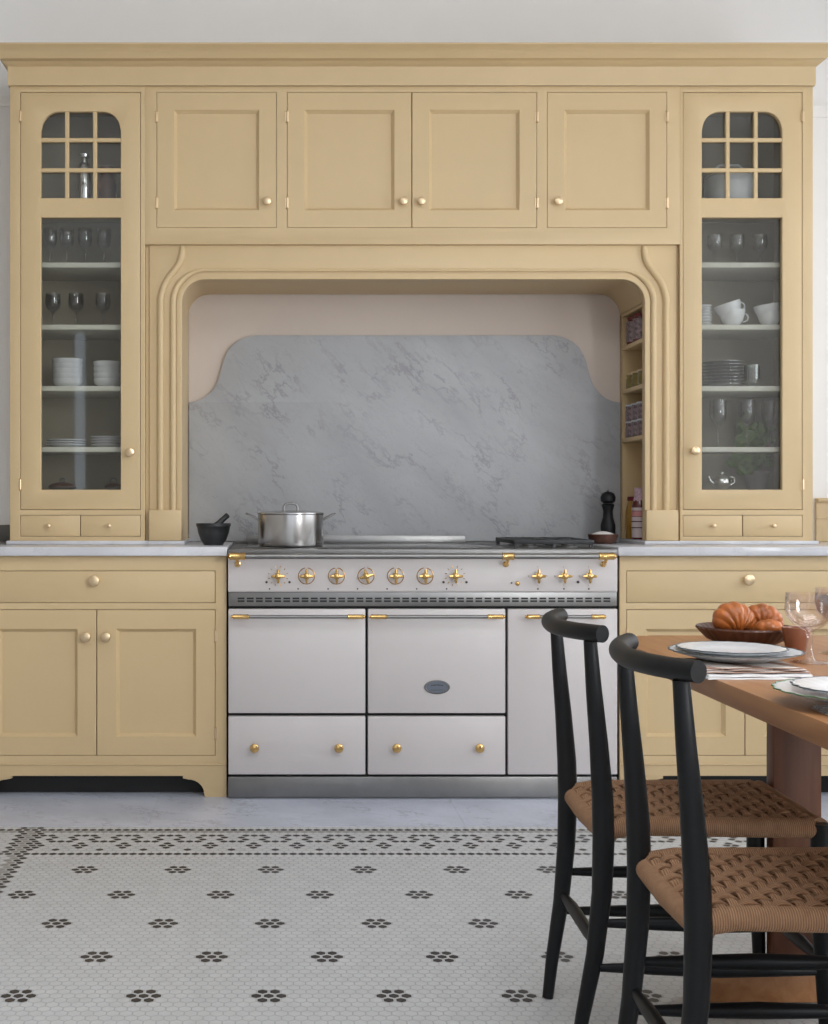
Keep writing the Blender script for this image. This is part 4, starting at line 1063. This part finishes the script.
# ------------------------------------------------------------------ chairs
def make_chair(loc, label):
    """faces +x; origin on the floor midway between the rear posts"""
    r = thing('dining_chair', label, 'chair', (0, 0, 0), 'dining chairs along the table')
    D = .405; HB = .165; HF = .172; zs = .4465
    def post(s):
        y = s * HB
        pts = [(-.044, y * .86, .0), (-.033, y * .91, .08), (-.012, y * .97, .20), (0, y, .32), (.003, y, .42), (.001, y, .50), (-.006, y, .60), (-.015, y, .70), (-.022, y * 1.0, .794)]
        rd = [.0115, .0135, .0165, .0190, .0205, .0200, .0175, .0150, .0125]
        return MB().tube(pts, rd, 18)
    for s in (-1, 1):
        build('rear_post', post(s), 'ebony', r, smooth=60)
        y = s * HF
        build('leg', MB().tube([(D + .012, y * 1.03, 0), (D + .006, y * 1.01, .15), (D, y, .30), (D, y, .40), (D, y, .4545)], [.0115, .0150, .0185, .0190, .0175], 18), 'ebony', r, smooth=60)
    # curved top rail, round section, cut square at both ends
    pts = []
    for k in range(25):
        t = -1 + 2 * k / 24
        pts.append((-.059 + .053 * abs(t) ** 2.3, t * .196, .807 + .003 * abs(t)))
    build('top_rail', MB().tube(pts, [.0165] * 25, 20), 'ebony', r, smooth=50)
    for s in (-1, 1):
        for z, e in ((.262, .0115), (.178, .0115)):
            build('stretcher', MB().tube([(-.004, s * (HB + .001), z), (.10, s * (HB + .002), z), (.21, s * (HB + .006), z), (.31, s * (HF - .002), z), (D, s * HF, z)], [.0075, .012, .0145, .012, .0075], 12, flat=1.0), 'ebony', r, smooth=60)
    build('stretcher', MB().tube([(-.008, -HB, .215), (-.006, -.08, .215), (-.006, .08, .215), (-.008, HB, .215)], [.0075, .0125, .0125, .0075], 12), 'ebony', r, smooth=60)
    for z in (.29, .20):
        build('stretcher', MB().tube([(D, -HF, z), (D, -.08, z), (D, .08, z), (D, HF, z)], [.0075, .0125, .0125, .0075], 12), 'ebony', r, smooth=60)
    # seat: cord wrapped over the four rails, basket weave between
    s0 = MB()
    def wrap(p, q, n=24, rz=.019, ry=.019):
        p, q = Vector(p), Vector(q)
        s0.tube([p.lerp(q, i / n) for i in range(n + 1)], ry, 16, flat=rz / ry)
    yb, yf_ = HB - .010, HF - .006
    s1 = MB()
    for s in (-1, 1):
        s0 = MB().tube([(.018, s * yb, zs - .010), (.06, s * yb, zs - .003), (D - .012, s * yf_, zs - .003)], .0185, 18)
        build('cord_edge', s0, 'weave_y', r, smooth=60)
    s1.tube([(.012, -yb - .004, zs - .020), (.006, 0, zs - .020), (.012, yb + .004, zs - .020)], .0190, 18)
    build('cord_edge', s1, 'weave_x', r, smooth=60)
    s1 = MB().tube([(D + .002, -yf_ + .004, zs - .003), (D + .002, yf_ - .004, zs - .003)], .0185, 18); build('cord_edge', s1, 'weave_x', r, smooth=60)
    # weave
    NX, NY = 16, 11; zt = zs + .0115; amp = .0042
    def Yat(u, v):   # u along x 0..1, v across -1..1
        return v * ((HB - .004) * (1 - u) + (HF - .002) * u)
    wx = MB(); wy = MB()
    x0_, x1_ = .004, D - .002
    sub = 6
    for j in range(NY):          # strands running front to back
        v0 = -1 + 2 * (j + .16) / NY; v1 = -1 + 2 * (j + .84) / NY
        vs = []; n = NX * sub
        for i in range(n + 1):
            u = i / n; x = x0_ + (x1_ - x0_) * u
            z = zt + amp * math.sin(PI * (u * NX + j)) 
            sag = -.004 * math.sin(PI * u) - .017 * max(0, 1 - u / .12) ** 2
            for v, dz in ((v0, -.0015), (v0 * .75 + v1 * .25, 0), (v0 * .25 + v1 * .75, 0), (v1, -.0015)): vs.append((x, Yat(u, v), z + dz + sag))
        m4 = len(vs)
        vs += [(a, b, c - .003) for a, b, c in vs]
        fs = []
        for i in range(n):
            for k in range(3):
                fs.append((i * 4 + k, i * 4 + k + 1, i * 4 + 5 + k, i * 4 + 4 + k)); fs.append((m4 + i * 4 + k, m4 + i * 4 + 4 + k, m4 + i * 4 + 5 + k, m4 + i * 4 + k + 1))
            fs.append((i * 4, i * 4 + 4, m4 + i * 4 + 4, m4 + i * 4)); fs.append((i * 4 + 3, m4 + i * 4 + 3, m4 + i * 4 + 7, i * 4 + 7))
        wx.add(vs, fs)
    for i in range(NX):          # strands running across
        u0 = (i + .22) / NX; u1 = (i + .78) / NX
        vs = []; n = NY * sub
        for j in range(n + 1):
            v = -1 + 2 * j / n
            for uu, dz in ((u0, -.0015), (u0 * .75 + u1 * .25, 0), (u0 * .25 + u1 * .75, 0), (u1, -.0015)):
                sk = uu
                z = zt - amp * math.sin(PI * (j / n * NY + i + .0)) * 1.0 * (-1 if False else 1)
                vs.append((x0_ + (x1_ - x0_) * sk, Yat(sk, v), z + dz - .004 * math.sin(PI * sk) - .017 * max(0, 1 - sk / .12) ** 2))
        m4 = len(vs); vs += [(a, b, c - .003) for a, b, c in vs]; fs = []
        for j in range(n):
            for k in range(3):
                fs.append((j * 4 + k, j * 4 + k + 1, j * 4 + 5 + k, j * 4 + 4 + k)); fs.append((m4 + j * 4 + k, m4 + j * 4 + 4 + k, m4 + j * 4 + 5 + k, m4 + j * 4 + k + 1))
            fs.append((j * 4, j * 4 + 4, m4 + j * 4 + 4, m4 + j * 4)); fs.append((j * 4 + 3, m4 + j * 4 + 3, m4 + j * 4 + 7, j * 4 + 7))
        wy.add(vs, fs)
    wx.m = [0] * len(wx.f); wx.add(wy.v, wy.f, 1)
    # dark sheet under the weave, stands in for shade in the slots
    wx.box(.012, D - .008, -HB + .012, HB - .012, zs - .017, zs - .010, 0, 2)
    build('seat', wx, ['weave_x', 'weave_y', plain('weave_slot_shade', (.05, .022, .012), .9)], r, smooth=40, label='woven paper cord seat')
    r.location = loc
    return r
ch = make_chair((.619, 1.995, 0), 'black wooden chair with woven cord seat, the nearer of the two chairs at the table')
ch.rotation_euler = (0, 0, math.radians(-1.6))
dup(ch, (.619, 2.525, 0), 'black wooden chair with woven cord seat, the farther of the two chairs, nearer the cooker', math.radians(-1.6))

# ------------------------------------------------------------------ things on the table
def scallop(n_, amp_, r0): return lambda a, r: 1 + (amp_ * abs(math.sin(a * n_ / 2)) if r > r0 else 0)
def dinner_plate(c, r, mat, rim, label, cat='plate', nsc=22, name='plate', up=.016):
    x, y, z = c; t = thing(name, label, cat, c)
    f = scallop(nsc, .045, r * .9)
    build('dish', MB().lathe((x, y, z + .0004), [(r * .55, 0), (r * .6, .002), (r * .95, up - .003), (r, up), (r * .97, up + .001), (r * .66, .0065), (0, .0045)], 104, rmod=f), mat, t, smooth=60)
    mb = MB(); pts = []
    for k in range(105):
        a = 2 * PI * k / 104; rr_ = r * 1.002 * f(a, r); pts.append((x + rr_ * math.cos(a), y + rr_ * math.sin(a), z + up + .0008))
    mb.tube(pts, .0012, 6); build('rim', mb, rim, t, label='darker painted rim')
    return t
# first place setting
p1x, p1y = .836, 2.270
def cloth_slab(c, w, d, h, rot, mat, label, cat, layers=2, name='napkin'):
    mb = MB(); random.seed(int(c[0] * 1000))
    for l in range(layers):
        z0 = c[2] + .0005 + l * h / layers; n = 14; vs = []; fs = []
        for i in range(n + 1):
            for j in range(9):
                u = i / n - .5; v = j / 8 - .5
                e = .003 * math.sin(i * 1.3 + l) * (1 if j in (0, 8) else 0)
                x = u * (w - l * .006); y = v * (d - l * .008) + e
                wv = .0015 * math.sin(i * .9 + j * .7 + l * 2) + .0015
                xx = x * math.cos(rot) - y * math.sin(rot); yy = x * math.sin(rot) + y * math.cos(rot)
                vs.append((c[0] + xx, c[1] + yy, z0 + h / layers - .002 + wv * .5))
        m4 = len(vs); vs += [(a, b, z0) for a, b, c_ in vs]
        for i in range(n):
            for j in range(8):
                a = i * 9 + j; fs.append((a, a + 1, a + 10, a + 9)); fs.append((m4 + a, m4 + a + 9, m4 + a + 10, m4 + a + 1))
        per = [i * 9 for i in range(n + 1)] + [n * 9 + j for j in range(1, 9)] + [i * 9 + 8 for i in range(n - 1, -1, -1)] + [j for j in range(7, 0, -1)]
        for k in range(len(per)):
            a, b = per[k], per[(k + 1) % len(per)]; fs.append((a, b, m4 + b, m4 + a))
        mb.add(vs, fs)
    o = build(name, mb, mat, base=c, smooth=50); return tag(o, label, cat)
n1 = cloth_slab((p1x - .004, p1y - .030, TZ), .185, .185, .008, .02, 'linen', 'folded white linen napkin under the farther plate setting', 'napkin')
n2 = cloth_slab((p1x - .004, p1y - .022, TZ + .0090), .180, .165, .009, .02, 'stripe', 'folded brown striped napkin lying on the white one under the farther plates', 'napkin', 3)
dinner_plate((p1x, p1y + .01, TZ + .0190), .112, 'china_grey', 'rim_dark', 'pale grey scalloped dinner plate, lower plate of the farther setting', name='dinner_plate')
dinner_plate((p1x - .005, p1y + .015, TZ + .0275), .093, 'china', 'rim_dark', 'white scalloped side plate on top of the farther setting', name='side_plate', up=.012)
# second place setting
p2x, p2y = .874, 1.862
dinner_plate((p2x, p2y, TZ + .0082), .122, 'china', 'rim_green', 'white dinner plate with green rim, lower plate of the nearer setting', name='dinner_plate')
dinner_plate((p2x + .006, p2y + .005, TZ + .0174), .100, 'china', 'rim_dark', 'white scalloped side plate on top of the green rimmed plate', name='side_plate', up=.012)
n3 = cloth_slab((.898, 1.780, TZ), .225, .125, .0070, -.05, 'stripe2', 'grey and brown striped napkin at the table edge, under the green rimmed plate', 'napkin', 3)
# cutlery
def knife(c, rot, L_, label, name, kind):
    x, y, z = c; mb = MB()
    d = Vector((math.cos(rot), math.sin(rot), 0))
    if kind == 'spoon':
        P0 = [Vector(c) + d * (L_ * t) + Vector((0, 0, h)) for t, h in ((0, .003), (.1, .004), (.5, .006), (.72, .005))]
        mb.tube(P0, [.0045, .004, .0025, .003], 8, flat=.5)
        q = Vector(c) + d * (L_ * .86)
        mb.sphere((q.x, q.y, q.z + .006), .019, 10, (1, 1, .25))
    else:
        P0 = [Vector(c) + d * (L_ * t) + Vector((0, 0, .0045)) for t in (0, .05, .4, .42, .9, 1)]
        mb.tube(P0, [.004, .006, .0055, .008, .007, .002], 8, flat=.4)
    o = build(name, mb, 'silver', base=c, smooth=60); return tag(o, label, kind)
knife((.975, 2.185, TZ + .001), math.radians(62), .19, 'silver spoon lying between the farther plates and the rose glass', 'spoon', 'spoon')
# bread bowl
bx_, by_ = X(745.5, 2.645), 2.645
t = thing('bread_bowl', 'dark brown fluted wooden bowl holding the croissants', 'bowl', (bx_, by_, TZ))
build('bowl', MB().lathe((bx_, by_, TZ + .0005), [(.040, 0), (.050, .003), (.078, .018), (.098, .040), (.097, .044), (.090, .040), (.072, .022), (.04, .009), (0, .008)], 120, rmod=lambda a, r: 1 + (.03 * abs(math.sin(a * 17)) if r > .07 else 0)), 'walnut', t, smooth=50)
def croissant(c, R, r, a0, a1, lift, label, tilt=(0, 0, 0), seg=7):
    mb = MB(); n = 56; pts = []; rad = []
    for i in range(n + 1):
        t_ = i / n; a = a0 + (a1 - a0) * t_
        env = math.sin(PI * (.06 + .88 * t_)) ** .65
        ridge = .91 + .09 * abs(math.sin(PI * t_ * seg))
        pts.append((R * math.cos(a), R * math.sin(a), 0)); rad.append(max(.004, r * env * ridge))
    mb.tube(pts, rad, 20)
    Mx = Matrix.Translation(c) @ Matrix.Rotation(tilt[2], 4, 'Z') @ Matrix.Rotation(tilt[1], 4, 'Y') @ Matrix.Rotation(tilt[0], 4, 'X')
    mb.v = [tuple(Mx @ Vector(v)) for v in mb.v]
    o = build('croissant', mb, 'bread', base=c, smooth=60); return tag(o, label, 'bread', 'croissants in the brown bowl')
croissant((bx_ - .026, by_ - .005, TZ + .027), .032, .038, math.radians(15), math.radians(160), 0, 'tall golden croissant standing on edge at the left of the bowl', (math.radians(82), 0, math.radians(8)))
croissant((bx_ + .040, by_ + .014, TZ + .034), .031, .027, math.radians(0), math.radians(175), 0, 'golden croissant leaning on the right side of the bowl', (math.radians(75), 0, math.radians(-12)))
croissant((bx_ + .028, by_ - .045, TZ + .038), .022, .018, math.radians(0), math.radians(180), 0, 'smaller croissant at the front of the bowl between the other two', (math.radians(25), 0, math.radians(170)), 5)
# clay beaker
cx_, cy_ = X(796, 2.515), 2.515
lathe_obj('beaker', (cx_, cy_, TZ + .0005), [(.015, 0), (.018, .002), (.027, .048), (.0275, .054), (.025, .054), (.0155, .006), (0, .006)], 'terracotta', 'small brown clay beaker between the bread bowl and the rose glass', 'beaker')
# coupes
def coupe(c, mat, label):
    return lathe_obj('coupe_glass', (c[0], c[1], c[2] + .0005), [(.036, 0), (.036, .0015), (.012, .004), (.0065, .012), (.0060, .050), (.0085, .060), (.026, .070), (.040, .084), (.0445, .100), (.043, .132), (.0415, .132), (.0428, .100), (.038, .086), (.024, .073), (0, .066)],
        mat, label, 'glass', n=40, group='rose coupes on the table')
coupe((X(809.5, 2.38), 2.38, TZ), 'glass_pink', 'stemmed rose coupe glass nearest the farther plates')
coupe((X(838, 2.52), 2.52, TZ), 'glass_pink', 'second stemmed rose coupe glass at the right edge behind the first')
